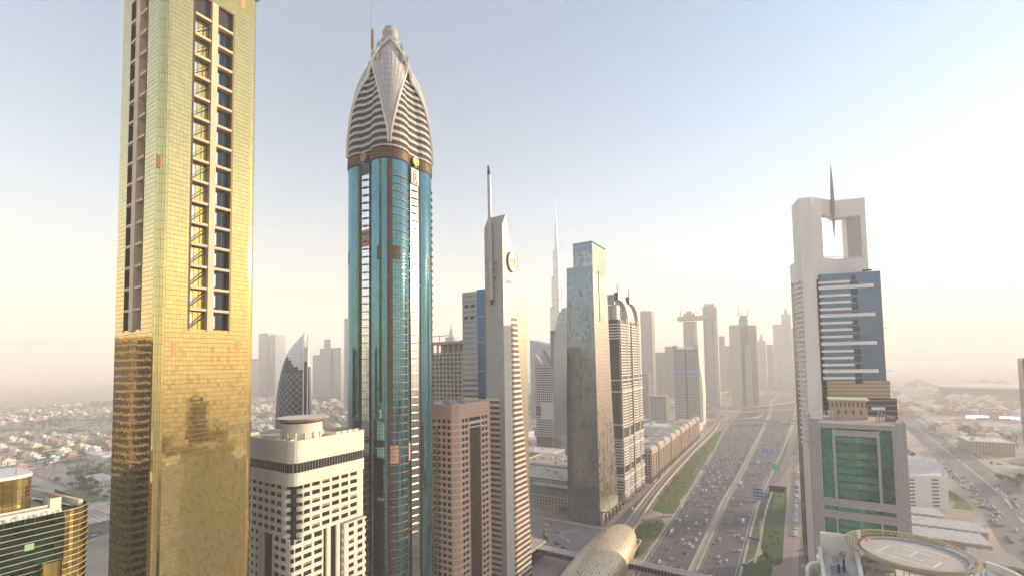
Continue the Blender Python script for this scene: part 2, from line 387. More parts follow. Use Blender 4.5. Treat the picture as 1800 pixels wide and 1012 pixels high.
g = G(); ribbon(g, offset(MV, -.5), offset(MV, .5), 13, 0, .55); part('walkway', g, kerbm, via)
pm = None; d = 40
for a, b in zip(MV, MV[1:]):
    L = hypot(b[0] - a[0], b[1] - a[1]); n = max(1, int(L / 6))
    for k in range(n):
        d += L / n
        if d >= 52 and b[1] < 3000:
            d = 0; x, y = lerp(a[0], b[0], k / n), lerp(a[1], b[1], k / n)
            if pm is None:
                g = G(); g.lathe([(1.1, 0), (1.0, 7.5), (2.2, 9.7)], 0, 0, 12, 0); pm = g.mesh('pier', kerbm)
            obj('pier', pm, via, Vector((x, y, 0)) - Vector(via.location))
def shell_pt(u, a, cx, cy, hl, hw, z0, ht):
    # u along the station -1..1, a across 0..pi
    t = max(0., 1 - abs(u) ** 2.8) ** .5
    zz = z0 + (ht * t) * max(0., sin(a)) ** .8
    return Vector((cx + hw * t * cos(a) * (1.0 if abs(cos(a)) else 1), cy + hl * u, zz))
def station(cx, cy, hl, hw, z0, ht, nu, na, label, rz=0., slots=True):
    t = thing('metro_station', (cx, cy, 0), label, 'station', None)
    t.rotation_euler.z = rz
    def P(u, a, k=1.): 
        p = shell_pt(u, a, 0, 0, hl, hw * k, z0, ht * k); return p
    g = G()
    for i in range(nu):
        for j in range(na):
            u0, u1 = -1 + 2 * i / nu, -1 + 2 * (i + 1) / nu; a0, a1 = pi * j / na, pi * (j + 1) / na
            e = .05
            uu0, uu1, aa0, aa1 = lerp(u0, u1, e), lerp(u1, u0, e), lerp(a0, a1, e), lerp(a1, a0, e)
            g.poly((P(uu0, aa0), P(uu1, aa0), P(uu1, aa1), P(uu0, aa1)))
    o = obj('shell_panel', g.mesh('shell_panel', shellm), t); o['kind'] = 'stuff'
    g = G()
    g.loft([[P(-1 + 2 * i / nu, pi * j / na, .985) for j in range(na + 1)] for i in range(nu + 1)], 0, cap=False, closed=False)
    obj('shell_lining', g.mesh('shell_lining', shell_in), t)
    if slots:
        g = G(); r2 = random.Random(3)
        for i in range(2, nu - 1):
            for j in range(2, na - 1):
                if r2.random() < .10:
                    u = -1 + 2 * (i + .3) / nu; a = pi * (j + .02) / na; v = -1 + 2 * (i + .95) / nu; b2 = a + .028
                    g.poly((P(u, a, 1.008), P(v, a, 1.008), P(v, b2, 1.008), P(u, b2, 1.008)))
        o = obj('skylight_slot', g.mesh('skylight_slot', darkgrey), t); o['kind'] = 'stuff'
    g = G(); g.box(-hw * .8, hw * .8, -hl * .9, hl * .82, 0, z0 + .4); obj('concourse', g.mesh('concourse', darkglass), t)
    g = G(); g.box(-hw * .86, hw * .86, -hl * .93, hl * .86, z0 - 1.2, z0 - .3); obj('platform_edge', g.mesh('platform_edge', kerbm), t)
    return t
station(-133.5, 333, 106, 19.5, 8, 19, 76, 30, 'gold metro station shell beside the highway, its nose facing the viaduct', R_(4.5))
station(-255, 2830, 66, 26, 8, 16, 24, 12, 'pale metro station shell in the haze beyond the flyovers', R_(-25), False)

def footbridge(x0, x1, y0, y1, z, h, label):
    t = thing('footbridge', (x0, y0, 0), label, 'footbridge')
    g = G(); g.box(x0, x1, y0, y1, z + h - .6, z + h, 0); g.box(x0, x1, y0 - .6, y1 + .6, z + h, z + h + .4); part('roof', g, kerbm, t)
    g = G(); g.box(x0, x1, y0 + .5, y1 - .5, z, z + .6, 0); part('floor', g, grey, t)
    g = G(); g.box(x0, x1, y0 + .6, y0 + .8, z + .6, z + h - .6); g.box(x0, x1, y1 - .8, y1 - .6, z + .6, z + h - .6); part('glazing', g, dark_blue, t)
    g = G(); n = int((x1 - x0) / 2.5)
    for i in range(n + 1):
        x = x0 + (x1 - x0 - .3) * i / n; g.box(x, x + .25, y0 + .3, y0 + .6, z, z + h - .6)
    part('mullion', g, steel, t, 'stuff')
    for x in (x0 + 8, x1 - 8):
        g = G(); g.lathe([(.8, 0), (.8, z)], x, (y0 + y1) / 2, 10); part('pier', g, grey, t)
    return t
footbridge(-120, -24, 362, 370, 6.5, 5, 'covered footbridge from the gold station across the highway')
t = footbridge(-215, -152, 352, 360, 6.5, 5, 'covered walkway between the striped tower and the gold station')
t = thing('entrance_pavilion', (-210, 345, 0), 'flat roofed station entrance block beside the walkway', 'pavilion')
g = G(); g.box(-236, -192, 336, 366, 12.5, 14.2); part('roof', g, kerbm, t)
g = G(); g.box(-234, -194, 338, 364, 0, 12.5); part('wall', g, dark_blue, t)

# ================================================================== gold tower
def clad(name, g, mats, t): return part(name, g, mats, t, 'stuff')
X0, X1, Y0, Y1, HT = -214., -178., 66., 98.6, 319.
t = thing('gold_tower', (X1, Y0, 0), 'tall gold mirror glass tower with window slots, at the left', 'tower')
rec = {'E': (9.6, 23.0), 'S': (10.2, 24.4)}            # recess along each face
ZR0, ZR1 = 183.6, 306.
g = G(); g.box(*inset(X0, X1, Y0, Y1, 2.6), 0, HT - 4); part('core', g, gold_joint, t)
gb, gc = G(), G(); rad = 2.6
FS, FE, FN, FW = Face(X0, Y0, 1, 0), Face(X1, Y0, 0, 1), Face(X1, Y1, -1, 0), Face(X0, Y1, 0, -1)
for k, F, W in (('S', FS, 36.), ('E', FE, 32.6), ('N', FN, 36.), ('W', FW, 32.6)):
    r0, r1 = rec.get(k, (None, None))
    if r0 is None: gb.fbox(F, rad, W - rad, 0, HT, -2.6, 0)
    else:
        gb.fbox(F, rad, r0, 0, HT, -2.6, 0); gb.fbox(F, r1, W - rad, 0, HT, -2.6, 0); gb.fbox(F, r0, r1, 0, ZR0, -2.6, 0); gb.fbox(F, r0, r1, ZR1, HT, -2.6, 0)
    skip = (lambda a, z, r0=r0, r1=r1: r0 is not None and r0 < a < r1 and ZR0 < z < ZR1)
    nu = int((W - 2 * rad) / 1.08)
    pick = (lambda i, j: 2 if (j > 193) else (3 if (j < 112 and rnd.random() < .15 + .004 * (112 - j)) else 0))  # darker panes thicken downward, painting in the dark ground the glass mirrors
    if k in 'SE': gc.curtain(F, rad, W - rad, 0, HT - 1.2, nu, 200, .022, .03, .0012 if k == 'E' else .0018, 0, skip, pick, .075)
    else: gc.curtain(F, rad, W - rad, 0, HT - 1.2, nu // 3, 66, .06, .06, .003, 0)
for cx, cy, a0 in ((X1 - rad, Y0 + rad, -90), (X1 - rad, Y1 - rad, 0), (X0 + rad, Y1 - rad, 90), (X0 + rad, Y0 + rad, 180)):
    gb.lathe([(rad - .1, 0), (rad - .1, HT)], cx, cy, 8, 0, R_(a0), R_(a0 + 90))
    for i in range(5):
        b0, b1 = R_(a0 + 18 * i + .8), R_(a0 + 18 * i + 17.2)
        for j in range(100):
            z0, z1 = j * HT / 100 + .05, (j + 1) * HT / 100 - .05
            gc.poly([(cx + rad * cos(q), cy + rad * sin(q), z) for q, z in ((b0, z0), (b1, z0), (b1, z1), (b0, z1))], 1 if a0 == -90 and i < 4 else 0)  # greener tint on the near corner paints in its reflection
clad('wall_backing', gb, gold_joint, t); clad('glass_panel', gc, [gold, gold_corner, goldbright, gold_dark_refl], t)
g = G(); g.box(X0 - .3, X1 + .3, Y0 - .3, Y1 + .3, HT, HT + 1.6); part('parapet', g, whitec, t)
g = G(); g.box(*inset(X0, X1, Y0, Y1, 6), HT + 1.6, HT + 12); part('crown_block', g, whitec, t)
fh = (ZR1 - ZR0) / 16
slabm, barm = {}, None
for k, F in (('E', FE), ('S', FS)):
    r0, r1 = rec[k]; mid = (r0 + r1) / 2; colw = 1.0 if k == 'E' else 1.6
    g = G(); g.fbox(F, r0, r1, ZR0, ZR1, -2.55, -2.4); part('recess_wall', g, gold_joint, t)
    for a, b in ((r0 - .05, r0 + .25), (r1 - .25, r1 + .05)):
        g = G(); g.fbox(F, a, b, ZR0, ZR1, -2.4, .15); part('reveal', g, bronze_dark if a < mid or k == 'S' else gold_joint, t)
    g = G(); g.fbox(F, mid - colw, mid + colw, ZR0, ZR1, -2.3, .55); part('column', g, tanm, t)
    for a, b in ((r0, r0 + .0), ): pass
    wl_ = mid - colw - r0 - .3; wr_ = r1 - .3 - (mid + colw)
    g = G(); g.fbox(LF, 0, wl_, 0, .9, -1.6, .25); sl = g.mesh('slab', tanm); g = G(); g.fbox(LF, 0, wr_, 0, .9, -1.6, .25); sr = g.mesh('slab', tanm)
    wm = []
    for w_ in (wl_, wr_):
        g = G(); hh = fh - 1.3
        g.fbox(LF, 0, w_, 0, hh, -.05, .0, 0)
        for q in (.0, .3, .62, .97): g.fbox(LF, w_ * q, w_ * q + .12, 0, hh, 0, .12, 1)
        g.fbox(LF, .12, w_ * .3, hh * .15, hh * .85, .0, .04, 2)
        wm.append(g.mesh('window', [goldbright if (k == 'E' and w_ is wl_) else dark_blue, bronze_dark, gold_corner if k == 'S' else silver]))
    gs = G()                                            # stair flight seen through the left bay
    for q, rr in ((0, .5), (1, .22)):
        a = Vector((.4, .4, .6 + q * 1.0)); b = Vector((wl_ - .2, .4, fh - 2.6 + q * 1.6))
        gs.hexa([a, a + Vector((0, .5, 0)), b + Vector((0, .5, 0)), b, a + Vector((0, 0, rr)), a + Vector((0, .5, rr)), b + Vector((0, .5, rr)), b + Vector((0, 0, rr))], 0)
    sm = gs.mesh('stair_flight', bronze_dark)
    for j in range(16):
        z = ZR0 + j * fh
        for u, ms, mw in ((r0 + .3, sl, wm[0]), (mid + colw, sr, wm[1])):
            if j: piece('slab', ms, t, F, u, z - .45, 0)
            if j == 15:
                g = G(); g.fbox(F, u, u + (wl_ if u < mid else wr_), z + .5, ZR1, -1.4, -1.2); part('plant_screen', g, darkgrey, t)
            else:
                piece('window', mw, t, F, u, z + .5, -2.35 if k == 'S' else -1.9)
                if k == 'E' and u < mid: piece('stair_flight', sm, t, F, u, z + .1, -.9)
for F, u, z in ((FE, 2.0 + rad, 175), (FE, 25.5, 176), (FE, 25.5, 311), (FS, 34, 238), (FS, 3, 314)):
    g = G(); g.fbox(F, u, u + 1.5, z, z + 4.6, .09, .13); part('orange_panel', g, orange_panel, t)

# ================================================================== left curved-corner block
t = thing('green_glass_block', (-178, 20, 0), 'dark green glass block with a gold rounded corner, at the lower left', 'building')
ZR = 130.6
g = G(); g.prism([(-178.15, -25), (-178.15, 45.4)] + [(-184.6 + 6.45 * cos(R_(a)), 45.4 + 6.45 * sin(R_(a))) for a in range(0, 91, 10)] + [(-215, 51.85), (-215, -25)], 0, ZR - 1.5); part('core', g, blackgreen, t)
g = G(); F = Face(-178, -25, 0, 1)
g.curtain(F, 0, 70.3, 0, ZR, 36, 80, .04, .02, .003)
clad('glass_panel', g, blackgreen, t)
g = G()
for i in range(10):
    for j in range(80):
        a0, a1 = R_(i * 9 + .4), R_(i * 9 + 8.6); z0, z1 = ZR * j / 80 + .05, ZR * (j + 1) / 80 - .05; q = rnd.gauss(0, .008)
        g.poly([(-184.6 + (6.6 + q) * cos(a0), 45.4 + (6.6 + q) * sin(a0), z0), (-184.6 + (6.6 - q) * cos(a1), 45.4 + (6.6 - q) * sin(a1), z0), (-184.6 + (6.6 - q) * cos(a1), 45.4 + (6.6 - q) * sin(a1), z1), (-184.6 + (6.6 + q) * cos(a0), 45.4 + (6.6 + q) * sin(a0), z1)])
g.curtain(Face(-184.6, 52, -1, 0), 0, 30, 0, ZR, 15, 80, .05, 0, .003)
clad('gold_panel', g, goldbright, t)
rail = mat('pale_trim', (.62, .60, .42), .5, .3)
for j in range(46, 81):
    z = ZR * j / 80; g = G()
    g.fbox(F, 0, 70.4, z - .07, z + .07, .02, .14)
    for i in range(10):
        a0, a1 = R_(i * 9), R_(i * 9 + 9)
        g.hexa([(-184.6 + r * cos(a), 45.4 + r * sin(a), zz) for zz in (z - .07, z + .07) for r, a in ((6.6, a0), (6.75, a0), (6.75, a1), (6.6, a1))])
    part('trim_line', g, rail, t)
g = G(); g.fbox(F, 62.6, 64.4, 123.2 - 1.2, 123.2 + .5, .03, .2); part('open_window', g, limepane, t)
g = G(); g.box(-213, -178.6, -24, 45, ZR - 1.5, ZR - .9, 0); part('roof', g, roofbeige, t)
for q in range(14):                                     # things on the roof
    y = 30 + q * 1.15; g = G(); s = rnd.uniform(.35, .7); g.lathe([(s, ZR - .9), (s * 1.1, ZR - .9 + s * 1.6), (s * .4, ZR - .9 + s * 2.2)], -180.2 - rnd.random(), y, 8); part('roof_vent', g, whiter, t)
g = G(); g.box(-187.5, -181.5, 20, 43, ZR - .9, ZR + .8); g.box(-183, -182.6, 20, 43, ZR + 1.2, ZR + 1.6, 0); part('pipe_rack', g, whitec, t)
g = G(); g.box(-190, -183.5, 43.6, 46, ZR - .9, ZR + 3.0); part('cooling_unit', g, whitec, t)
g = G(); g.box(-189.6, -183.9, 43.9, 45.7, ZR + 3, ZR + 3.15); part('fan_grille', g, cratescm, t)
g = G(); g.hexa([(-213, 46, ZR - 1), (-186, 50.5, ZR - 1), (-186, 51.5, ZR - 1), (-213, 47, ZR - 1), (-213, 46, ZR + 1.6), (-186, 50.5, ZR + .6), (-186, 51.5, ZR + .6), (-213, 47, ZR + 1.6)]); part('parapet', g, whitec, t)
g = G(); g.box(-208, -188.2, -20, 37.6, ZR - .9, 140); part('upper_core', g, gold_joint, t)
g = G(); F2 = Face(-188, -20, 0, 1); g.curtain(F2, 0, 57, ZR, 140, 30, 8, .05, .03, .004, pick=lambda i, j: 1 if i > 26 else 0)
for i in range(8):
    a0, a1 = R_(i * 11.25 + .5), R_(i * 11.25 + 10.8)
    for j in range(8):
        z0, z1 = ZR + j * 1.18 + .05, ZR + (j + 1) * 1.18 - .05
        g.poly([(-192.6 + 4.6 * cos(a), 37 + 4.6 * sin(a), z) for a, z in ((a0, z0), (a1, z0), (a1, z1), (a0, z1))], 1)
clad('upper_panel', g, [gold_corner, goldbright], t)
g = G(); g.prism([(-187.8, -20), (-187.8, 37)] + [(-192.6 + 4.7 * cos(R_(a)), 37 + 4.7 * sin(R_(a))) for a in range(0, 91, 15)] + [(-208, 41.7), (-208, -20)], 140, 140.9); part('upper_parapet', g, whiter, t)
g = G(); g.tube((-190.5, 38, 140.9), (-190.5, 38, 145), .12); part('mast', g, steel, t)
g = G(); g.lathe([(2.3, 0), (2.3, 117.2), (2.5, 117.3), (2.5, 117.7), (2.1, 117.7), (2.1, 116.5)], -178, 43.0, 20); part('turret', g, goldbright, t)

# ================================================================== out-of-frame neighbour mirrored in the gold tower
t = thing('balcony_tower', (-300, 0, 0), 'brown balcony tower standing left of the gold tower, seen mirrored in its glass', 'tower')
g = G(); g.box(-345, -290, -30, 34, 0, 188); part('wall', g, sandstone, t)
g = G()
for j in range(46):
    z = 4 * j + 3; g.box(-345, -289, 34, 35.6, z, z + 1.1)
    g.box(-290, -288.4, -30, 34, z, z + 1.1)
part('balcony', g, grey, t, 'stuff')
g = G(); g.box(-344, -291, 34, 34.2, 2, 186); g.box(-290, -289.8, -29, 33, 2, 186); part('window_band', g, darkglass, t)
ro = random.Random(31)
for i in range(40):
    x, y = 110 + (i % 8) * 62 + ro.uniform(-8, 8), 60 + (i // 8) * 62 + ro.uniform(-8, 8)
    w, d, h = ro.uniform(24, 38), ro.uniform(22, 36), ro.choice([18, 26, 34, 48, 66, 84])
    if x < (y + d) * .34 + 14 or (x < 190 and 180 < y < 270): continue
    cn_ = ro.choice(['brown', 'tan', 'grey']); t = thing('city_block', (x, y, 0), '%s mid-rise block across the highway, only seen mirrored in the gold and teal glass' % cn_, 'building', 'mid-rise blocks across the highway')
    g = G(); g.box(x, x + w, y, y + d, 0, h); part('wall', g, {'brown': brownlouvre, 'tan': sandstone, 'grey': grey}[cn_], t)
    g = G()
    for F, W in ((Face(x, y + d, 0, -1), d), (Face(x, y, 1, 0), w)):
        for j in range(int(h / 3.6)): g.fbox(F, .8, W - .8, j * 3.6 + 1, j * 3.6 + 2.9, .0, .1)
    part('window_band', g, darkglass, t, 'stuff')
for x, y, w, d, h, lab in ((96, 196, 14, 22, 102, 'tan apartment tower across the road, seen mirrored low in the gold tower'), (118, 206, 9, 12, 142, 'slender dark apartment tower across the road, seen mirrored in the middle of the gold tower'), (156, 238, 14, 18, 112, 'brown apartment tower across the road, seen mirrored at the right of the gold tower')):
    t = thing('apartment_tower', (x, y, 0), lab, 'tower'); g = G(); g.box(x, x + w, y, y + d, 0, h); part('wall', g, sandstone if w == 14 else brownlouvre, t)
    g = G()
    for F, W in ((Face(x, y + d, 0, -1), d), (Face(x, y, 1, 0), w)):
        for j in range(int(h / 3.6)):
            for i in range(int(W / 4)): g.fbox(F, i * 4 + 1, i * 4 + 3, j * 3.6 + 1, j * 3.6 + 2.8, .0, .1)
    part('window', g, darkglass, t, 'stuff')
    g = G()
    for j in range(int(h / 3.6)): g.fbox(Face(x, y + d, 0, -1), d * .3, d * .7, j * 3.6, j * 3.6 + 1, 0, 1.4)
    part('balcony', g, whitec, t, 'stuff')

# ================================================================== white hotel
t = thing('cream_hotel', (-178, 114, 0), 'cream concrete tower block with round helipad and rows of square windows', 'building')
Xf, Yn, Yf = -178., 114.5, 154.
def roundbox(x0, x1, y0, y1, r, n=5):
    P = []
    for cx, cy, a0 in ((x1 - r, y0 + r, -90), (x1 - r, y1 - r, 0), (x0 + r, y1 - r, 90), (x0 + r, y0 + r, 180)):
        P += [(cx + r * cos(R_(a0 + 90 * i / n)), cy + r * sin(R_(a0 + 90 * i / n))) for i in range(n + 1)]
    return P
XW = -222.
g = G(); g.prism(roundbox(XW, Xf - 2.2, Yn + 2.2, Yf - 4, 1), 0, 121); part('core', g, darkglass, t)
g = G(); g.prism(roundbox(XW, Xf, Yn, Yf, 4), 130.2, 138.2); g.prism(roundbox(XW, Xf, Yn, Yf, 4), 120.8, 126.2); part('band', g, whitec, t)
def hollow(g, P, Q, z0, z1, m=0):
    n = len(P)
    for i in range(n):
        j = (i + 1) % n; g.hexa([(*P[i], z0), (*P[j], z0), (*Q[j], z0), (*Q[i], z0), (*P[i], z1), (*P[j], z1), (*Q[j], z1), (*Q[i], z1)], m)
g = G(); hollow(g, roundbox(XW, Xf, Yn, Yf, 4), roundbox(XW + .8, Xf - .8, Yn + .8, Yf - .8, 3.2), 138.2, 139.6); part('parapet', g, whitec, t)
g = G(); g.prism(roundbox(XW + .5, Xf - .5, Yn + .5, Yf - .5, 3.8), 126.2, 130.2); part('ribbon_window', g, darkglass, t)
g = G()
P = roundbox(XW + .4, Xf - .4, Yn + .4, Yf - .4, 3.9, 4)
for (a, b) in zip(P, P[1:] + P[:1]):
    L = hypot(b[0] - a[0], b[1] - a[1]); n = max(1, int(L / 1.35))
    for i in range(n):
        x, y = lerp(a[0], b[0], i / n), lerp(a[1], b[1], i / n); g.box(x - .06, x + .06, y - .06, y + .06, 126.2, 130.2)
part('mullion', g, steel, t, 'stuff')
fhw = 3.62
def wallrow(g, F, u0, u1, z, wins, sill=1.75, hw=1.87, w0=-2, w1=0.):
    """one storey: spandrel plus piers between WINS (list of (a,b))"""
    g.fbox(F, u0, u1, z, z + sill, w0, w1)
    xs = [u0] + [q for ab in wins for q in ab] + [u1]
    for a, b in zip(xs[::2], xs[1::2]):
        if b - a > .02: g.fbox(F, a, b, z + sill, z + sill + hw, w0, w1 - .15)
FE = Face(Xf, Yn, 0, 1); FS = Face(XW, Yn, 1, 0)       # FS u from 0 (x=-222) to 44 (x=-178)
def framed(w, h):
    g = G(); 
    for a, b, c, e in ((-.12, 0, -.12, h + .12), (w, w + .12, -.12, h + .12), (0, w, -.12, 0), (0, w, h, h + .12), (w * .5 - .04, w * .5 + .04, 0, h)): g.fbox(LF, a, b, c, e, 0, .22)
    q = G(); q.fbox(LF, 0, w, 0, h, -.02, .02)
    q2 = G(); q2.fbox(LF, 0, w, 0, h * .45, -.02, .02); q2.fbox(LF, 0, w, h * .45, h, -.02, .02, 1); return g.mesh('window', darkgrey), q.mesh('pane', darkglass), q2.mesh('pane', [darkglass, blindm])
winE, winS, winB = framed(3.8, 1.8), framed(3.1, 1.8), framed(2.9, 1.8)
def win(pr, t, F, u, z, w):
    o = piece('window', pr[0], t, F, u, z, w); obj('pane', pr[1] if rnd.random() > .16 else pr[2], o)
def end_round(g, F, u, z, h, r, side):                 # rounded nib on the end of a spandrel
    P = []
    for i in range(7):
        a = pi / 2 * i / 6; P.append(F.p(u + side * r * sin(a), z, -r + r * cos(a)))
    P.append(F.p(u, z, -r)); 
    if side < 0: P = P[::-1]
    P = P[::-1] if False else P
    Q = [p + Z * h for p in P]; n = len(P)
    for i in range(n): g.poly((P[i], P[(i + 1) % n], Q[(i + 1) % n], Q[i]))
    g.poly(Q); g.poly(P[::-1])
ztop = 120.8
for j in range(6):                                     # upper six storeys, set back from the overhanging bands
    z = ztop - (j + 1) * fhw; g = G()
    ws = [(6.3, 9.2)] + [(10.2 + i * 5.0, 14.0 + i * 5.0) for i in range(5)]
    wallrow(g, FE, 6.0, 37.6, z, [w for w in ws], w1=-.9)
    end_round(g, FE, 6.0, z, 1.75, 2.4, -1)
    for a, b in ws:
        win(winE if b - a > 3.5 else winB, t, FE, a, z + 1.75, -1.3)
    ws = [(3.8 + i * 4.7, 6.9 + i * 4.7) for i in range(7)]
    wallrow(g, FS, 0, 37.6, z, ws, w1=-.9)
    end_round(g, FS, 37.6, z, 1.75, 2.4, 1)
    for a, b in ws: win(winS, t, FS, a, z + 1.75, -1.3)
    part('storey_wall', g, whitec, t)
g = G(); g.lathe([(3.6, 96), (3.6, 121)], Xf - 6.2, Yn + 6.2, 16, 0, R_(-110), R_(20)); part('corner_bay', g, darkglass, t)
g = G()
for i in range(9):
    a = R_(-110 + i * 130 / 8); g.box(Xf - 6.2 + 3.65 * cos(a) - .06, Xf - 6.2 + 3.65 * cos(a) + .06, Yn + 6.2 + 3.65 * sin(a) - .06, Yn + 6.2 + 3.65 * sin(a) + .06, 97, 120.8)
part('bay_mullion', g, steel, t, 'stuff')
for j in range(6, 33):                                 # lower storeys: corner tower, piers, stepped right tower
    z = ztop - (j + 1) * fhw
    if z < 0: break
    g = G(); vis = z > 40
    ws = [(1.9, 4.8), (5.7, 9.5), (10.7, 14.5)]
    wallrow(g, FE, 1.6, 15.2, z, ws, w1=.0)
    if vis:
        for a, b in ws: win(winE if b - a > 3.5 else winB, t, FE, a, z + 1.75, -.4)
    ws = [(32.0, 35.1), (36.7, 39.8)]
    wallrow(g, FS, 30.4, 42.4, z, ws, w1=0)
    if vis:
        for a, b in ws: win(winS, t, FS, a, z + 1.75, -.4)
    g.lathe([(1.6, z), (1.6, z + 1.75)], Xf - 1.6, Yn + 1.6, 6, 0, R_(-90), R_(0))
    ws = [(44 - 31.5 + i * 3.55, 44 - 31.5 + i * 3.55 + 1.75) for i in range(2)]
    wallrow(g, FS, 0, 44 - 23.5, z, ws, w1=-.9)
    if vis:
        for a, b in ws: win(winS, t, FS, a, z + 1.75, -1.3)
    part('storey_wall', g, whitec, t)
    if j >= 6:
        g = G()
        FR = Face(Xf, 140.5, 0, 1)
        ws = [(2.4, 5.3), (7.4, 10.3)]
        wallrow(g, FR, 0, 11.6, z - 1.4, ws, w1=.3); end_round(g, FR, 11.6, z - 1.4, 1.75, 1.8, 1); end_round(g, FR, 0, z - 1.4, 1.75, .9, -1)
        if vis:
            for a, b in ws: win(winB, t, FR, a, z + .35, -.1)
        part('side_storey_wall', g, whitec, t)
g = G(); g.box(Xf - 20, Xf - .8, Yn + .8, 129, 0, ztop - 6 * fhw); part('corner_core', g, darkglass, t)
g = G(); g.box(Xf - 14, Xf - 1.0, 140.6, 153, 0, ztop - 6 * fhw - 1.6); part('side_core', g, darkglass, t)
g = G(); g.box(Xf - 14, Xf, 140.6, 153.4, ztop - 6 * fhw - 1.6, ztop - 6 * fhw - .9); part('side_roof', g, whitec, t)
for u in (17.6, 22.6):
    g = G(); g.fbox(FE, u, u + 1.9, 0, ztop - 6 * fhw - .02, -2.0, -.9); part('fin', g, whitec, t)
for u in (19.8, 24.4):
    g = G(); g.fbox(FS, u, u + 2.2, 0, ztop - 6 * fhw - .02, -2.0, -.9); part('fin', g, whitec, t)
g = G(); g.box(XW + 1, Xf - 1, Yn + 1, Yf - 1, 138.2, 138.4); part('roof', g, roofbeige, t)
for i in range(5):
    g = G(); y = 117.5 + i * .1; x = -204 + i * 4.6; g.box(x, x + 3.8, 116.2, 118.2, 138.4, 139.9); g.box(x + .2, x + 3.6, 116.4, 118.0, 139.9, 140.0, 1); part('air_handler', g, [whitec, darkgrey], t)
for i in range(4):
    g = G(); y = 139 + i * 3.4; g.box(-192, -182, y, y + 2.6, 138.4, 140.2); g.box(-191.6, -182.4, y + .3, y + 2.3, 140.2, 140.35, 1); part('air_handler', g, [whitec, darkgrey], t)
hx, hy = -193.2, 129.2
g = G(); g.lathe([(8.6, 138.4), (8.6, 146.2)], hx, hy, 40); part('helipad_drum', g, whitec, t)
g = G(); g.lathe([(8.7, 145.4), (8.7, 146.1)], hx, hy, 40); part('drum_slot', g, darkgrey, t)
g = G(); g.lathe([(9.2, 146.3), (10.8, 147.3), (10.8, 147.6), (10.3, 147.6), (10.3, 147.5)], hx, hy, 44); part('helipad_rim', g, sandstone, t)
g = G(); g.lathe([(10.25, 147.3), (10.25, 147.62)], hx, hy, 44); part('helipad_deck', g, rooflight, t)
for i in range(14):
    g = G(); a = 2 * pi * i / 14; g.box(hx + 8.7 * cos(a) - .5, hx + 8.7 * cos(a) + .5, hy + 8.7 * sin(a) - .3, hy + 8.7 * sin(a) + .3, 138.4, 141.3); part('drum_pier', g, whitec, t)

# ================================================================== bullet-topped blue tower
CX, CY, HS, CO, RR = -195.2, 185.9, 19.7, 9.0, 10.7
t = thing('bullet_tower', (CX, CY, 0), 'slender teal glass tower with a striped bullet crown and ball finial', 'tower')
A0, A1 = R_(-122), R_(32)
def lobe(k, th, s=1., d=0.):
    q = k * pi / 2; x, y = CO + (RR + d) * cos(th), -CO + (RR + d) * sin(th)
    return CX + s * (x * cos(q) - y * sin(q)), CY + s * (x * sin(q) + y * cos(q))
def section(s=1., n=10, d=0., groove=0.):
    P = []
    for k in range(4):
        for i in range(n + 1): P.append(lobe(k, A0 + (A1 - A0) * i / n, s, d))
    return P
ZG = 281.
g = G(); g.prism(section(1, 12, -.12), 0, ZG + 6); part('core', g, dark_blue, t)
g = G(); NC, NV = 20, 150
for k in range(4):
    for i in range(NC):
        th0, th1 = A0 + (A1 - A0) * (i + .04) / NC, A0 + (A1 - A0) * (i + .96) / NC
        dark = i < 1 or (i in (9, 10) and False) or i == NC - 1 and False
        strip = abs((th0 + th1) / 2 + pi / 4) < R_(5)
        for j in range(NV):
            z0, z1 = ZG * j / NV + .05, ZG * (j + 1) / NV - .05; q = rnd.gauss(0, .003)
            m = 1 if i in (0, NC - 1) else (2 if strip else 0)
            if 226 < z0 < 233.5 and i in (5, 6, 11, 12, 13): m = 2  # bronze panes right of the lobe centre paint in a brown reflection
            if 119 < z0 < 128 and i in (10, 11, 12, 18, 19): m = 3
            (xa, ya), (xb, yb) = lobe(k, th0, 1, q), lobe(k, th1, 1, -q)
            g.poly(((xa, ya, z0), (xb, yb, z0), (xb, yb, z1), (xa, ya, z1)), m)
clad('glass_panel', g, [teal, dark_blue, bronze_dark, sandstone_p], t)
ribl = G()
for i in range(7):
    th0, th1 = R_(-44) + R_(52) * i / 7, R_(-44) + R_(52) * (i + 1) / 7; out = .55
    c = [((RR + d) * cos(a), (RR + d) * sin(a), z) for z in (0, .22) for d, a in ((-.05, th0), (out, th0), (out, th1), (-.05, th1))]
    ribl.hexa([c[0], c[1], c[2], c[3], c[4], c[5], c[6], c[7]])
rm = ribl.mesh('ledge', bronze)
FS_, FE_, FN_, FW_ = Face(CX - 3.2, CY - 18.35, 1, 0), Face(CX + 18.35, CY - 3.2, 0, 1), Face(CX + 3.2, CY + 18.35, -1, 0), Face(CX - 18.35, CY + 3.2, 0, -1)
bow = G(); n = 8
for i in range(n):
    a0, a1 = pi * i / n, pi * (i + 1) / n
    pa, pb = (2.6 - 2.6 * cos(a0), -1.3 * sin(a0)), (2.6 - 2.6 * cos(a1), -1.3 * sin(a1))
    bow.hexa([(pa[0], pa[1], 0), (pb[0], pb[1], 0), (pb[0], .1, 0), (pa[0], .1, 0), (pa[0], pa[1], .25), (pb[0], pb[1], .25), (pb[0], .1, .25), (pa[0], .1, .25)])
bm = bow.mesh('bow_ledge', bronze)
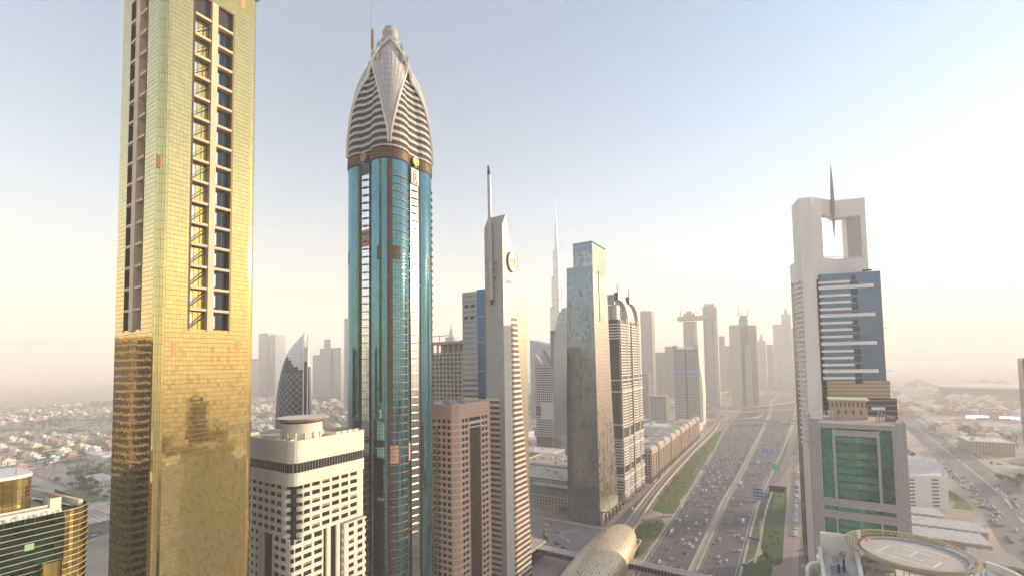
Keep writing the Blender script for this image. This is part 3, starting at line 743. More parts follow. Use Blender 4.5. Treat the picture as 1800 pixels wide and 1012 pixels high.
for k, F in enumerate((FE_, FN_, FW_, FS_)):
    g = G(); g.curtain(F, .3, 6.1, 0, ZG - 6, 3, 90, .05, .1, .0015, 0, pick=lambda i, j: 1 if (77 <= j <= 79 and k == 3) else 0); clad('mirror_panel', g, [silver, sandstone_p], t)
    g = G(); g.fbox(F, -.2, 6.6, 0, ZG + 4, -2, 0); part('strip_wall', g, dark_blue, t)
    for q in (-.25, 6.3):
        g = G(); g.fbox(F, q, q + .35, 0, ZG, 0, .35); part('strip_edge', g, bronze_dark, t)
    if k in (0, 3):
        for j in range(10, 65):
            z = j * 4.25; piece('bow_ledge', bm, t, F, .6, z, .1)
            for kk in ((0, 1) if k == 0 else (0,)):
                if k == 3: break
                if z < 60: continue
                q = kk * pi / 2; x, y = CX + CO * cos(q) + CO * sin(q), CY + CO * sin(q) - CO * cos(q)
                obj('ledge', rm, t, (x - CX, y - CY, z), q - (R_(18) if kk else 0))
# ring of bronze tubes with medallions
g = G(); g.prism(section(1.005, 12, .15), ZG, 288); part('band_wall', g, blackband, t)
for j in range(4):
    z = 282.4 + j * 1.15; P = section(1.005, 12, .42); Q = section(1.005, 12, .14); g = G(); hollow(g, P, Q, z, z + .17); part('bronze_ring', g, brass, t)
for F in (FE_, FS_, FN_, FW_):
    g = G()
    for r0, r1, d, m in ((2.3, 1.6, .9, 0), (1.6, 0, .35, 0), (1.0, .01, .9, 0)):
        c = F.p(3.2, 284.4, .9)
        ring = [[c + F.U * (r * cos(2 * pi * i / 20)) + Z * (r * sin(2 * pi * i / 20)) + F.N * w for i in range(20)] for r, w in ((r0, 0), (r0, d), (r1, d), (r1, 0))]
        g.loft(ring, m, cap=True)
    part('medallion', g, brass, t)
# crown
prof = [(287, 1.0), (296, .99), (303, .972), (311, .94), (318, .90), (326, .83), (331, .775), (336, .70), (341, .60), (346, .49), (350, .42)]
sc_ = lambda z: interp(prof, z)
z = 287.4
while z < 345:
    h = 1.65
    P = [section(sc_(q), 10, d) for q, d in ((z, .12), (z + h, .12))]
    g = G(); g.loft([[(x, y, z) for x, y in P[0]], [(x, y, z + h) for x, y in P[1]]]); part('crown_band', g, rosegrey, t)
    P = [section(sc_(q), 10, d) for q, d in ((z + h, -.3), (z + 4.05, -.3))]
    g = G(); g.loft([[(x, y, z + h) for x, y in P[0]], [(x, y, z + 4.05) for x, y in P[1]]]); part('crown_window', g, blackband, t)
    z += 4.05
# four petals at the corners
pet = [(291, .35), (296, .7), (301, 1.5), (307, 2.6), (313, 3.7), (320, 5.0), (327, 6.3), (334, 7.5), (341, 8.5), (347, 9.2), (351, 8.8)]
def petal_pt(k, z, u, d=0.):
    s = sc_(z); hw = interp(pet, z) * 1.12; D = 23.5 * s + .75 + d; a = -pi / 4 + k * pi / 2
    lat = hw * u; rr = max(6.5, 12 * s); dd = D - (rr - sqrt(max(.01, rr * rr - min(lat * lat, rr * rr * .86))))
    return Vector((CX + dd * cos(a) - lat * sin(a), CY + dd * sin(a) + lat * cos(a), z))
for k in range(4):
    g = G(); nz_, nu_ = 30, 9
    for j in range(nz_):
        za, zb = lerp(291, 350, j / nz_) + .06, lerp(291, 350, (j + 1) / nz_) - .06
        for i in range(nu_):
            ua, ub = -1 + 2 * (i + .04) / nu_, -1 + 2 * (i + .96) / nu_
            g.poly((petal_pt(k, za, ua), petal_pt(k, za, ub), petal_pt(k, zb, ub), petal_pt(k, zb, ua)))
    part('petal_panel', g, rosegrey, t, 'stuff')
    g = G(); R2 = []
    for j in range(nz_ + 1):
        za = lerp(290, 350, j / nz_); R2.append([petal_pt(k, za, -1.0, -.1), petal_pt(k, za, 1.0, -.1), petal_pt(k, za, .5, -1.4), petal_pt(k, za, -.5, -1.4)])
    g.loft(R2); part('petal_backing', g, rosegrey, t)
    for sd in (-1, 1):
        g = G(); R2 = []
        for j in range(nz_ + 1):
            za = lerp(289.5, 351, j / nz_); c = petal_pt(k, za, sd, .15); e = petal_pt(k, za, sd * .92, .15); f = (c - e).normalized()
            nrm = Vector((cos(-pi / 4 + k * pi / 2), sin(-pi / 4 + k * pi / 2), 0))
            R2.append([c - f * .1 + nrm * .3, c + f * .7 + nrm * .3, c + f * .7 - nrm * 1.0, c - f * .1 - nrm * 1.0])
        g.loft(R2); part('petal_rim', g, tile_warm, t)
    # hood arch above the petal: two curved bands that meet in a point
    a = -pi / 4 + k * pi / 2; nrm = Vector((cos(a), sin(a), 0)); lat = Vector((-sin(a), cos(a), 0)); C0 = Vector((CX, CY, 0))
    for sd in (-1, 1):
        g = G(); R2 = []
        for j in range(13):
            q = j / 12; l = 10.4 * (1 - q) * sd - .6 * q * sd; zz = 344.5 + 15.5 * q ** .8; dep = lerp(6.8, 8.2, sin(pi * q * .5)) - 1.6 * q * q
            c = C0 + nrm * dep + lat * l + Z * zz; wd = 1.5
            R2.append([c + Z * wd + nrm * .4, c - Z * wd * .6 + nrm * .9, c - Z * wd * .6 - nrm * .8, c + Z * wd - nrm * .8])
        if sd < 0: R2 = [r[::-1] for r in R2]
        g.loft(R2); part('hood_band', g, rosegrey, t)
g = G(); g.lathe([(10.0, 345), (9.6, 349), (7.6, 354), (5.6, 358), (4.4, 361), (3.6, 363)], CX, CY, 24); part('crown_neck', g, rosegrey, t)
g = G()
for i in range(12):
    for j in range(24):
        a0, a1 = pi * i / 12 + .02, pi * (i + 1) / 12 - .02; b0, b1 = 2 * pi * j / 24 + .02, 2 * pi * (j + 1) / 24 - .02
        g.poly([(CX + 4.7 * sin(a) * cos(b), CY + 4.7 * sin(a) * sin(b), 366.5 - 4.7 * cos(a)) for a, b in ((a0, b0), (a0, b1), (a1, b1), (a1, b0))])
part('ball_panel', g, rosegrey, t, 'stuff')
g = G(); g.lathe([(.1, 361.9), (3, 363), (4.6, 366.5), (3, 370), (.1, 371.1)], CX, CY, 24); part('ball', g, grey, t)
g = G(); g.lathe([(4.2, 360.4), (5.4, 361.4), (5.4, 361.8), (3.6, 362.2)], CX, CY, 24); part('ball_collar', g, rosegrey, t)
ax, ay = CX - 17.4, CY + 1.0
g = G(); g.tube((ax, ay, 320), (ax, ay, 402), .55, 8, 0, .22); part('mast', g, steel, t)
g = G(); g.tube((ax + 1.3, ay, 318), (ax + 1.3, ay, 352), 1.35, 8, 0, 1.1); g.tube((ax + 1.3, ay, 352), (ax + 1.3, ay, 377), .95, 8, 0, .6); part('mast_shaft', g, cratescm, t)
for j in range(5):
    g = G(); zz = 345 + j * 2.6; g.lathe([(1.2, zz), (1.7, zz + .2), (1.7, zz + 1.2), (1.2, zz + 1.4)], ax - .2, ay, 10); part('mast_disc', g, steel, t)
# sign with the letter
g = G(); F = FE_; g.fbox(F, .3, 6.1, 271.5, 280.2, .4, 1.0); part('sign_board', g, tile_warm, t)
def letter(txt, F, u, z, w, size, m, parent, name='lettering', shear=0., ext=.12, sx=1.):
    cu = bpy.data.curves.new(name, 'FONT'); cu.body = txt; cu.size = size; cu.extrude = ext; cu.align_x = 'CENTER'; cu.align_y = 'CENTER'; cu.shear = shear; cu.resolution_u = 3
    cu.materials.append(m); tmp = bpy.data.objects.new(name, cu); COL.objects.link(tmp); bpy.context.view_layer.update()
    me = bpy.data.meshes.new_from_object(tmp); bpy.data.objects.remove(tmp); o = bpy.data.objects.new(name, me); COL.objects.link(o); o.parent = parent
    o.location = F.p(u, z, w) - worldorg(parent); o.rotation_euler = (pi / 2, 0, F.rot); o.scale = (sx, 1, 1); return o
letter('R', F, 3.0, 274.7, 1.15, 8.0, bronze_dark, t, sx=.85); letter('”', F, 3.2, 277.5, 1.15, 5.0, bronze_dark, t)
# lower reflected-storey mechanical rows
# ================================================================== pink stone tower
t = thing('pink_tower', (-178, 222, 0), 'pink granite office tower with paired windows and a brown louvred bay', 'tower')
X0, X1, Y0, Y1, HT = -216., -178., 222.5, 259.8, 145.8
ch = 3.2
g = G(); g.prism([(X0, Y0 + .6), (X1 - ch, Y0 + .6), (X1 - .6, Y0 + ch), (X1 - .6, Y1 - .6), (X0, Y1 - .6)], 0, 140); part('core', g, darkglass, t)
g = G(); g.prism([(X0, Y0), (X1 - ch, Y0), (X1, Y0 + ch), (X1, Y1), (X0, Y1)], 136.4, HT - 1.2); hollow(g, [(X0, Y0), (X1 - ch, Y0), (X1, Y0 + ch), (X1, Y1), (X0, Y1)], [(X0 + 1, Y0 + 1), (X1 - ch - .4, Y0 + 1), (X1 - 1, Y0 + ch + .4), (X1 - 1, Y1 - 1), (X0 + 1, Y1 - 1)], HT - 1.2, HT); part('attic_wall', g, pinkstone, t)
for z in (137.5, 140, 142.3, 144.5):
    g = G(); P = [(X0, Y0 - .15), (X1 - ch, Y0 - .15), (X1 + .15, Y0 + ch), (X1 + .15, Y1)]; 
    Q = [(X0, Y0 + .1), (X1 - ch, Y0 + .1), (X1 - .1, Y0 + ch), (X1 - .1, Y1)]
    for i in range(3): g.hexa([(*P[i], z), (*P[i + 1], z), (*Q[i + 1], z), (*Q[i], z), (*P[i], z + .25), (*P[i + 1], z + .25), (*Q[i + 1], z + .25), (*Q[i], z + .25)])
    part('string_course', g, pinkpale, t)
FE = Face(X1, Y0 + ch, 0, 1); FC = Face(X1 - ch, Y0, 1, 1); FS = Face(X0, Y0, 1, 0); fh = 3.92
gw = G(); wallgeo = [G(), G()]
for j in range(34):
    z = 136.4 - (j + 1) * fh
    if z < 0: break
    g = wallgeo[0]; gp = wallgeo[1]
    for F, segs in ((FE, ((0, 10.4), (23.2, 34.1))), (FS, ((17, 34.8),)), (FC, ((0, 4.4),))):
        for a, b in segs:
            g.fbox(F, a, b, z, z + .75, -.6, .08); gp.fbox(F, a, b, z + .75, z + 1.6, -.6, .0)
            if F is FC: g.fbox(F, a, b, z + 1.6, z + fh, -.6, 0); continue
            op = [(3.2, 5.8), (6.5, 9.3)] if a == 0 else ([(24.6, 27.6), (28.4, 31.4)] if F is FE else [(19 + i * 4, 21.6 + i * 4) for i in range(4)])
            xs = [a] + [q for ab in op for q in ab] + [b]
            for p_, q_ in zip(xs[::2], xs[1::2]): g.fbox(F, p_, q_, z + 1.6, z + fh, -.6, 0)
part('spandrel', wallgeo[0], pinkstone, t, 'stuff'); part('pale_spandrel', wallgeo[1], pinkpale, t, 'stuff')
g = G(); g.fbox(FE, 10.4, 10.9, 0, 133, -.6, .3); g.fbox(FE, 22.8, 23.2, 0, 133, -.6, .3); part('bay_edge', g, pinkstone, t)
g = G(); g.fbox(FE, 8.6, 24.8, 132.4, 134.2, -.2, .6); g.fbox(FE, 8.6, 24.8, 129.9, 130.7, -.2, .6); g.fbox(FS, 13, 24.5, 132.4, 134.2, -.2, .6); part('canopy_band', g, pinkpale, t)
g = G()
for j in range(96):
    z = j * 1.36
    a = [(10.9 + 11.9 * i / 6, 1.1 * sin(pi * i / 6)) for i in range(7)]
    for (u0, w0), (u1, w1) in zip(a, a[1:]):
        g.hexa([FE.p(u0, z, w0 + .2), FE.p(u1, z, w1 + .2), FE.p(u1, z, -.5), FE.p(u0, z, -.5), FE.p(u0, z + .6, w0 + .2), FE.p(u1, z + .6, w1 + .2), FE.p(u1, z + .6, -.5), FE.p(u0, z + .6, -.5)])
    g.fbox(FS, 8, 24.5, z, z + .6, -.5, .1)
part('louvre', g, brownlouvre, t, 'stuff')
g = G(); g.box(X0 + 1, X1 - 3, Y0 + 3, Y1 - 1, HT - 1.2, HT - 1.0); part('roof', g, roofbeige, t)
for i in range(5):
    g = G(); x, y = -206 + i * 5.2, 228 + (i % 3) * 9; g.box(x, x + 3.2, y, y + 4, HT - 1, HT + .9); part('air_handler', g, grey, t)

# ================================================================== small green glass building behind
t = thing('green_grid_building', (-255, 330, 0), 'green glass office block with tan frame, behind the pink tower', 'building')
g = G(); g.box(-292, -246, 330, 372, 0, 181); part('core', g, green_glass, t)
g = G()
for F, W in ((Face(-292, 330, 1, 0), 46), (Face(-246, 330, 0, 1), 42)):
    n = int(W / 4.4)
    for i in range(n + 1): g.fbox(F, i * (W - 1.3) / n, i * (W - 1.3) / n + 1.3, 0, 181, 0, .8)
    for j in range(44): g.fbox(F, 0, W, 5 + j * 4.1, 6.3 + j * 4.1, 0, .6)
part('frame_grid', g, sandstone, t, 'stuff')
g = G(); g.box(-293.5, -244.5, 328.5, 373.5, 190, 192.5); part('roof_slab', g, sandstone_p, t)
for i in range(8):
    g = G(); x = -292 + i * 6.4; g.box(x, x + 1.3, 329.5, 331, 181, 190); part('loggia_post', g, sandstone, t)
for i in range(6):
    g = G(); y = 337 + i * 6.8; g.box(-247, -245.6, y, y + 1.3, 181, 190); part('loggia_post', g, sandstone, t)
g = G(); g.box(-286, -250, 336, 366, 181, 190); part('penthouse', g, grey, t)
g = G(); g.tube((-285, 333, 192), (-285, 333, 198), .4); g.tube((-292, 331, 198), (-276, 335, 198.6), .35); part('window_cradle', g, bronze_dark, t)

# ================================================================== striped hotel tower with mast
t = thing('striped_tower', (-178, 279, 0), 'tall striped hotel tower with slanted top, round logo disc and mast', 'tower')
Y0 = 279.
FE = Face(-178, Y0, 0, 1); FS = Face(-215.5, Y0, 1, 0)
def farY(z): return interp([(0, 36.5), (60, 33), (144, 24.5), (205, 20), (226, 17.8), (253, 15), (282, 5.4)], z)
# shaft: tapered fin wall
rings = []
for z in (0, 60, 100, 144, 175, 205, 226, 240, 253, 268): rings.append([(-194, Y0, z), (-178, Y0, z), (-178, Y0 + farY(z) - .4, z), (-194, Y0 + farY(z) - .4, z)])
g = G(); g.loft(rings, cap=False)
zf, zb = 273.2, 282.
g.poly([(-194, Y0, 268), (-178, Y0, 268), (-178, Y0, zf), (-194, Y0, zf)]); g.poly([(-194, Y0, zf), (-178, Y0, zf), (-178, Y0 + 5, zb), (-194, Y0 + 5, zb)])
g.poly([(-178, Y0, 268), (-178, Y0 + farY(268) - .4, 268), (-178, Y0 + 5, zb), (-178, Y0, zf)]); g.poly([(-194, Y0, 268), (-194, Y0, zf), (-194, Y0 + 5, zb), (-194, Y0 + farY(268) - .4, 268)])
g.poly([(-178, Y0 + farY(268) - .4, 268), (-194, Y0 + farY(268) - .4, 268), (-194, Y0 + 5, zb), (-178, Y0 + 5, zb)])
part('shaft_wall', g, tile_grey, t)
gp = G(); nv = 62
for j in range(nv):                                     # stone panels on the two front faces, sunlit and shaded tones painted in
    z0, z1 = 144 + (273 - 144) * j / nv, 144 + (273 - 144) * (j + 1) / nv - .1
    for i in range(10): gp.fbox(FS, 21.5 + i * 1.6 + .05, 21.5 + (i + 1) * 1.6 - .05, z0, z1, 0, .08, 0)
for j in range(129):
    z0, z1 = 273.2 * j / 129, 273.2 * (j + 1) / 129 - .1
    W = farY(z1) - .5; u = 0
    lim = W if z0 > 212 else 10.4
    while u < lim - .2:
        e = min(u + 2.6, lim); gp.fbox(FE, u + .05, e - .05, z0, z1, 0, .1, 1); u += 2.6
for j in range(78):
    z0, z1 = 144 * j / 78, 144 * (j + 1) / 78 - .1
    for i in range(3): gp.fbox(FS, 33.1 + i * 1.47 + .05, 33.1 + (i + 1) * 1.47 - .03, z0, z1, 0, .09, 0)
clad('stone_panel', gp, [tile_grey, tile_warm], t)
def seg_bands():
    j = 0; z = 207.
    while z > 2:
        W = farY(z) - .4
        g = G(); g.fbox(FE, 10.6, W, z - 1.75, z, -.5, .32); part('stripe', g, tile_warm, t)
        g = G(); g.fbox(FE, 10.6, W - .1, z - 4.0, z - 1.75, -.4, .12); part('stripe_window', g, stripe_dark, t)
        z -= 4.0
seg_bands()
# left part of the shaft and the wing: horizontal stripes below
g = G(); g.box(-215.5, -194.1, Y0 + .6, Y0 + 34, 0, 226.2); part('wing_core', g, midgrey, t)
g = G(); g.box(-194, -178.4, Y0 + 8, Y0 + 35, 0, 226.2); part('rear_wing', g, mat('olive_panel', (.24, .225, .17), .4, .4), t)
g = G(); g.fbox(Face(-178, Y0, 0, 1), 17.6, 33.6, 0, 226.0, -6, -.9); part('rear_wall', g, mat('olive_side', (.27, .25, .19), .4, .4), t)
for u in (24, 30.4):
    g = G(); g.fbox(FE, u, u + .7, 0, 225, -.9, -.5); part('rear_fin', g, darkgrey, t)
g = G(); g.fbox(FS, 14.1, 21.3, 145, 227, -.3, .3); part('blue_bay', g, bluestrip, t)
g = G()
for z in (206.5, 187, 165.7): g.fbox(FS, 14.1, 21.3, z, z + .35, .3, .42)
for u in (14.1, 21.0): g.fbox(FS, u, u + .3, 145, 227, .3, .5)
part('bay_trim', g, steel, t)
z = 225.8; k = 0
while z > 2:
    g = G()
    hi = z > 146
    g.fbox(FS, 0, 14.0, z - 2.0, z, -.2, .25, 0)
    if not hi: g.fbox(FS, 14.0, 33.0, z - 2.0, z, -.2, .25, 0)
    part('wing_band', g, tile_grey if hi else pinkpale, t)
    g = G(); g.fbox(FS, 0, 14.0, z - 3.9, z - 2.0, -.2, .12, 0)
    if not hi: g.fbox(FS, 14.0, 33.0, z - 3.9, z - 2.0, -.2, .12, 0)
    part('wing_window', g, midgrey if z > 162 else stripe_dark, t)
    z -= 4.0; k += 1
for u, z in ((2.5, 214), (8.5, 214), (2.0, 205), (8.0, 205)):
    g = G(); g.fbox(FS, u, u + 3, z, z + 2.5, .25, .3); part('vent', g, darkgrey, t)
# mast
mx, my = -186.6, Y0 - 1.3
g = G(); g.tube((mx - .6, my, 218), (mx - 1.6, my, 312), 1.45, 10); part('mast', g, steel, t)
g = G(); g.tube((mx - 1.6, my, 312), (mx - 2.2, my, 319.5), 1.45, 10, 0, .5); part('mast_tip', g, darkgrey, t)
g = G(); g.tube((mx - .6, my, 214), (mx - .6, my, 218.5), .5, 8, 0, 1.2); part('mast_foot', g, darkgrey, t)
for z in (235, 240.5, 246.):
    g = G(); g.tube((mx - 3.8, my + .4, z), (mx + 2.6, my + .4, z), .75, 8); part('mast_bracket', g, steel, t)
# logo disc
g = G(); c = FE.p(12.6, 247.4, .4); ring = lambda r, w: [c + FE.U * (r * cos(2 * pi * i / 36)) + Z * (r * 1.12 * sin(2 * pi * i / 36)) + FE.N * w for i in range(36)]
g.loft([ring(7.0, -.4), ring(7.0, 1.3), ring(6.5, 1.3), ring(6.5, 1.0)], cap=False); part('disc_rim', g, bronze_dark, t)
g = G(); g.loft([ring(6.6, -.4), ring(6.6, 1.05)]); part('logo_disc', g, tile_warm, t)
goldm = mat('dull_gold_letter', (.50, .30, .10), .5, .2); redletter = mat('crimson_letter', (.45, .03, .05), .5)
letter('VVV', FE, 10.1, 247.2, 1.5, 5.4, goldm, t, sx=.55, shear=.25); letter('R', FE, 15.4, 246.9, 1.5, 8.6, redletter, t, sx=.75)
g = G()
for i, u in enumerate((4.2, 5.4, 6.6, 8.4, 9.6, 11.0)): g.fbox(FE, u, u + .45, 230.2, 232.8, .1, .3)
for i, u in enumerate((4.2, 6.6, 8.4, 11.0)): g.fbox(FE, u + .45, u + 1.0, 232.4, 232.8, .1, .3)
part('worn_lettering', g, sandstone, t)

# ================================================================== steel blue slab tower
t = thing('blue_slab_tower', (-178, 461, 0), 'steel blue glass slab tower with a beige side and a long dark slot', 'tower')
Y0 = 461.
pro = [(0, -214.6, -177.6, 521), (130, -213, -178, 508), (273.5, -209.5, -179, 503)]
g = G(); g.loft([[(a, Y0 + .3, z), (b - .3, Y0 + .3, z), (b - .3, c, z), (a, c, z)] for z, a, b, c in pro]); g.box(-201.5, -179.3, Y0 + .3, 502, 273.5, 301); part('core', g, bluetower_dark, t)
def prof_at(z): 
    a = interp([(p[0], p[1]) for p in pro], z); b = interp([(p[0], p[2]) for p in pro], z); c = interp([(p[0], p[3]) for p in pro], z); return a, b, c
gs_, ge_ = G(), G(); r2 = random.Random(5)
nfl = 75; fh = 300. / nfl
for j in range(nfl):
    z0, z1 = j * fh + .08, (j + 1) * fh - .08; a, b, c = prof_at(min(z0, 273)); top = z0 > 273
    if top: a = -201.5
    n = int((b - a) / 1.1); w = (b - a) / n
    for i in range(n):
        q = r2.gauss(0, .003)
        m = 1 if r2.random() < (.2 if (i > 2 and i < n - 4 and j < 40) or i % 11 in (2, 3) or i > n * .62 and i < n * .8 else .10) and z0 < 268 else 0
        if top and j > nfl - 8 and j < nfl - 2 and r2.random() < .3: m = 2
        x0, x1 = a + i * w + .04, a + (i + 1) * w - .04
        gs_.poly([(x0, Y0 - q, z0), (x1, Y0 + q, z0), (x1, Y0 + q, z1), (x0, Y0 - q, z1)], m)
    n = int((c - Y0) / 1.5); w = (c - Y0) / n
    for i in range(n):
        y0, y1 = Y0 + i * w + .04, Y0 + (i + 1) * w - .04; q = r2.gauss(0, .003)
        if 214 < z0 < 270 and 14.5 < y0 - Y0 < 17.5: continue
        m = 0
        if z0 < 120 and r2.random() < .33: m = 1  # random darker beige panes on the lower storeys
        if z0 < 75 + 30 * sin(i * .8): m = 2 if r2.random() < .55 else m
        if z0 > 268: m = 2
        ge_.poly([(b - q, y0, z0), (b + q, y1, z0), (b + q, y1, z1), (b - q, y0, z1)], m)
clad('front_panel', gs_, [bluetower_glass, bluetower_dark, olive_glass], t); clad('side_panel', ge_, [beige_panel, beige_dark, olive_glass], t)
g = G(); g.box(-179.4, -178.8, Y0 + 14.6, Y0 + 18, 213, 271); part('slot', g, darkglass, t)
g = G(); g.box(-201.8, -178.8, Y0 - .2, 503, 301, 302.2); g.box(-209.8, -201.6, Y0 - .2, 503, 273.5, 274.6); part('parapet', g, bluetower_glass, t)
g = G(); g.box(-177.4, -169, Y0 - 2, 524, 14.8, 16.2); part('canopy', g, olive_glass, t)
g = G(); g.box(-177.5, -174.5, Y0, 521, 0, 14.8); part('podium', g, sandstone, t)
for i in range(5):
    g = G(); y = Y0 + 5 + i * 11.5; g.box(-174.45, -174.2, y, y + 6, 1, 11); part('shopfront', g, dark_blue, t)
t2 = thing('skybridge', (-214, 470, 0), 'teal glass skybridge linking the slab tower to the low offices', 'bridge')
g = G(); g.box(-262, -214.8, 466, 476, 22, 32); part('glazing', g, teal, t2)
g = G(); g.box(-262, -214.8, 465.4, 476.6, 32, 32.8); g.box(-262, -214.8, 465.4, 476.6, 21.2, 22); part('slab', g, grey, t2)

# ================================================================== arched dark and white towers
def arch_tower(X, Ya, Yb, W, Htop, label, dy):
    t = thing('arched_tower', (X, Ya, 0), label, 'tower', 'pair of arched dark towers')
    L = Yb - Ya; FE = Face(X, Ya, 0, 1); FS = Face(X - W, Ya, 1, 0)
    g = G(); g.box(X - W + .5, X - .6, Ya + .5, Yb - .5, 0, Htop - 33); part('core', g, darkgrey, t)
    # arch fin over the top
    g = G(); R2 = []
    for i in range(15):
        q = i / 14; zz = Htop - 33 + 33 * sqrt(max(0, 1 - (1 - q) ** 2.6)); yy = Yb - .4 - q * (L - 2)
        R2.append((yy, zz))
    P = [(Yb, Htop - 60)] + [(Yb, Htop - 33)] + R2 + [(Ya + .5, Htop)]
    inn = [(Ya + .5, Htop - 9)] + [(lerp(y, (Ya + Yb) / 2, .16), z - 9 if z > Htop - 20 else z - 3) for y, z in reversed(R2)] + [(Yb - 4, Htop - 60)]
    n = len(P); m = len(inn)
    for xx0, xx1 in ((X - 5.5, X - .1),):
        a = [(xx0, y, z) for y, z in P]; b = [(xx1, y, z) for y, z in P]
        for i in range(n - 1): g.poly((b[i], b[i + 1], a[i + 1], a[i]))
        ai = [(xx0, y, z) for y, z in inn]; bi = [(xx1, y, z) for y, z in inn]
        for i in range(m - 1): g.poly((bi[i], bi[i + 1], ai[i + 1], ai[i]))
        g.poly(b[::-1] + bi[::-1]); g.poly(a + ai)
    part('arch', g, tile_warm, t)
    g = G(); g.box(X - W, X - 5.6, Ya + 1, Ya + 5, Htop - 14, Htop - 2); part('cross_beam', g, tile_grey, t)
    g = G(); g.lathe([(9, Htop - 33), (9, Htop - 15)], X - W * .45, Ya + 12, 20); part('drum', g, steel, t)
    g = G(); g.tube((X - 8, Ya + L * .5, Htop), (X - 8, Ya + L * .5, Htop + 14), .5); part('mast', g, cratescm, t)
    z = Htop - 36; j = 0
    while z > 4:
        plain = (36 < j < 40) or (18 < j < 21) or (49 < j < 52)
        g = G()
        if plain:
            g.fbox(FE, .2, L - .2, z - 3.5, z, -.3, .25)
            o = part('dark_band', g, darkgrey, t)
        else:
            # bowed white balcony band
            for a, b in ((L * .12, L * .62), (L * .74, L)):
                if g.v: part('balcony_band', g, whiter, t); g = G()
                N = 6; q = [(lerp(a, b, i / N), 1.6 * sin(pi * i / N) + .3) for i in range(N + 1)]
                for (u0, w0), (u1, w1) in zip(q, q[1:]):
                    g.hexa([FE.p(u0, z - 3.5, w0), FE.p(u1, z - 3.5, w1), FE.p(u1, z - 3.5, -.5), FE.p(u0, z - 3.5, -.5), FE.p(u0, z - 2.0, w0), FE.p(u1, z - 2.0, w1), FE.p(u1, z - 2.0, -.5), FE.p(u0, z - 2.0, -.5)])
            if j < 6 or 40 < j: part('balcony_band', g, whiter, t); g = G(); g.fbox(FS, 2, W, z - 3.5, z - 2.2, 0, .5)
            part('balcony_band', g, whiter, t)
        z -= 3.5; j += 1
    for u in (L * .1, L * .64, L * .70):
        g = G(); g.fbox(FE, u, u + 1.0, 0, Htop - 30, -.4, .8); part('pilaster', g, tile_warm, t)
    g = G(); g.fbox(FE, L * .65, L * .70, 0, Htop - 30, -.3, .4); part('glass_strip', g, dark_blue, t)
    for zz in (Htop - 108, Htop - 122, Htop - 162, Htop - 180, 66, 30, 14):
        g = G(); g.fbox(FE, 0, L, zz, zz + 1.3, -.3, 1.9); g.fbox(FS, 0, W, zz, zz + 1.3, -.1, .7); part('ring_beam', g, tile_warm, t)
    return t
arch_tower(-178, 541, 584, 27, 256.5, 'dark arched tower with white bowed balconies, touching the blue slab tower', 0)
arch_tower(-179, 590, 636, 25, 257, 'second dark arched tower, farther up the road behind its twin', 0)

# ================================================================== east side: tower with square gateway top
ROT = atan2(.254, .967); cR, sR = cos(ROT), sin(ROT)
t = thing('gateway_tower', (19.4, 450, 0), 'white tower with a square open gateway top, needle spire and blue glass front', 'tower')
def W2(x, y): return (19.4 + x * cR - y * sR, 450 + x * sR + y * cR)
def Fr(x, y, ux, uy): 
    p = W2(x, y); return Face(p[0], p[1], ux * cR - uy * sR, ux * sR + uy * cR)
# local plan: x right along the front, y away
A = (-9.5, 0); B = (0, 0); C = (12.6, 11.4); D = (44, 16)
leg_l = [A, B, (8.95, 6.95), (8.95, 12), (3, 19), (-9.5, 19)]
leg_r = [(31.6, 21.5), (40.3, 16.2), (43.9, 16.2), (43.9, 33), (32.5, 33)]
zl0, zt = 0, 305.
g = G(); g.prism([W2(*p) for p in leg_l], 0, zt); part('left_leg', g, whiter, t)
g = G(); g.prism([W2(*p) for p in leg_r], 236, zt); part('right_leg', g, whiter, t)
g = G(); g.prism([W2(*p) for p in ((8.95, 6.95), (20.6, 16.1), (20.6, 24), (8.95, 12))], 291.5, zt); part('lintel_left', g, tile_warm, t)  # warmer colour paints this half of the lintel as sunlit
g = G(); g.prism([W2(*p) for p in ((20.6, 16.1), (40.3, 16.15), (40.3, 26), (20.6, 26))], 290.5, zt); part('lintel_right', g, whiter, t)
g = G(); g.prism([W2(*p) for p in ((8.95, 6.95), (20.6, 15.9), (43.9, 16.1), (43.9, 32), (-9.5, 32), (-9.5, 19), (3, 19), (8.9, 12))], 236, 255); part('gateway_sill', g, whiter, t)
g = G()
for P in ([A, B, (8.95, 6.95), (20.6, 16.1), (43.9, 16.2)],):
    for a, b in zip(P, P[1:]):
        L = hypot(b[0] - a[0], b[1] - a[1]); n = max(2, int(L / 1.5))
        for i in range(n):
            x, y = lerp(a[0], b[0], (i + .5) / n), lerp(a[1], b[1], (i + .5) / n); q = W2(x, y + .3)
            g.box(q[0] - .35, q[0] + .35, q[1] - .35, q[1] + .35, zt, zt + .9)
for i in range(22):
    q = W2(lerp(8, 38, i / 21), lerp(7, 16, i / 21)); g.box(q[0] - .35, q[0] + .35, q[1] - .35, q[1] + .35, 255, 256)
part('parapet_stud', g, whiter, t, 'stuff')
def cladface(F, u0, u1, z0, z1, nu, nv, m, skip=None):
    g = G(); g.curtain(F, u0, u1, z0, z1, nu, nv, .06, .08, .0004, 0, skip); clad('cladding_panel', g, m, t)
cladface(Fr(A[0], 0, 1, 0), 0, 9.5, 0, zt, 6, 150, whiter)
_d = Vector((8.95, 6.95)).normalized(); cladface(Fr(0, 0, _d.x, _d.y), 0, 11.2, 236, zt, 5, 34, whiter)
cladface(Fr(-9.5, 19, 0, -1), 0, 19, 0, zt, 8, 150, whiter)
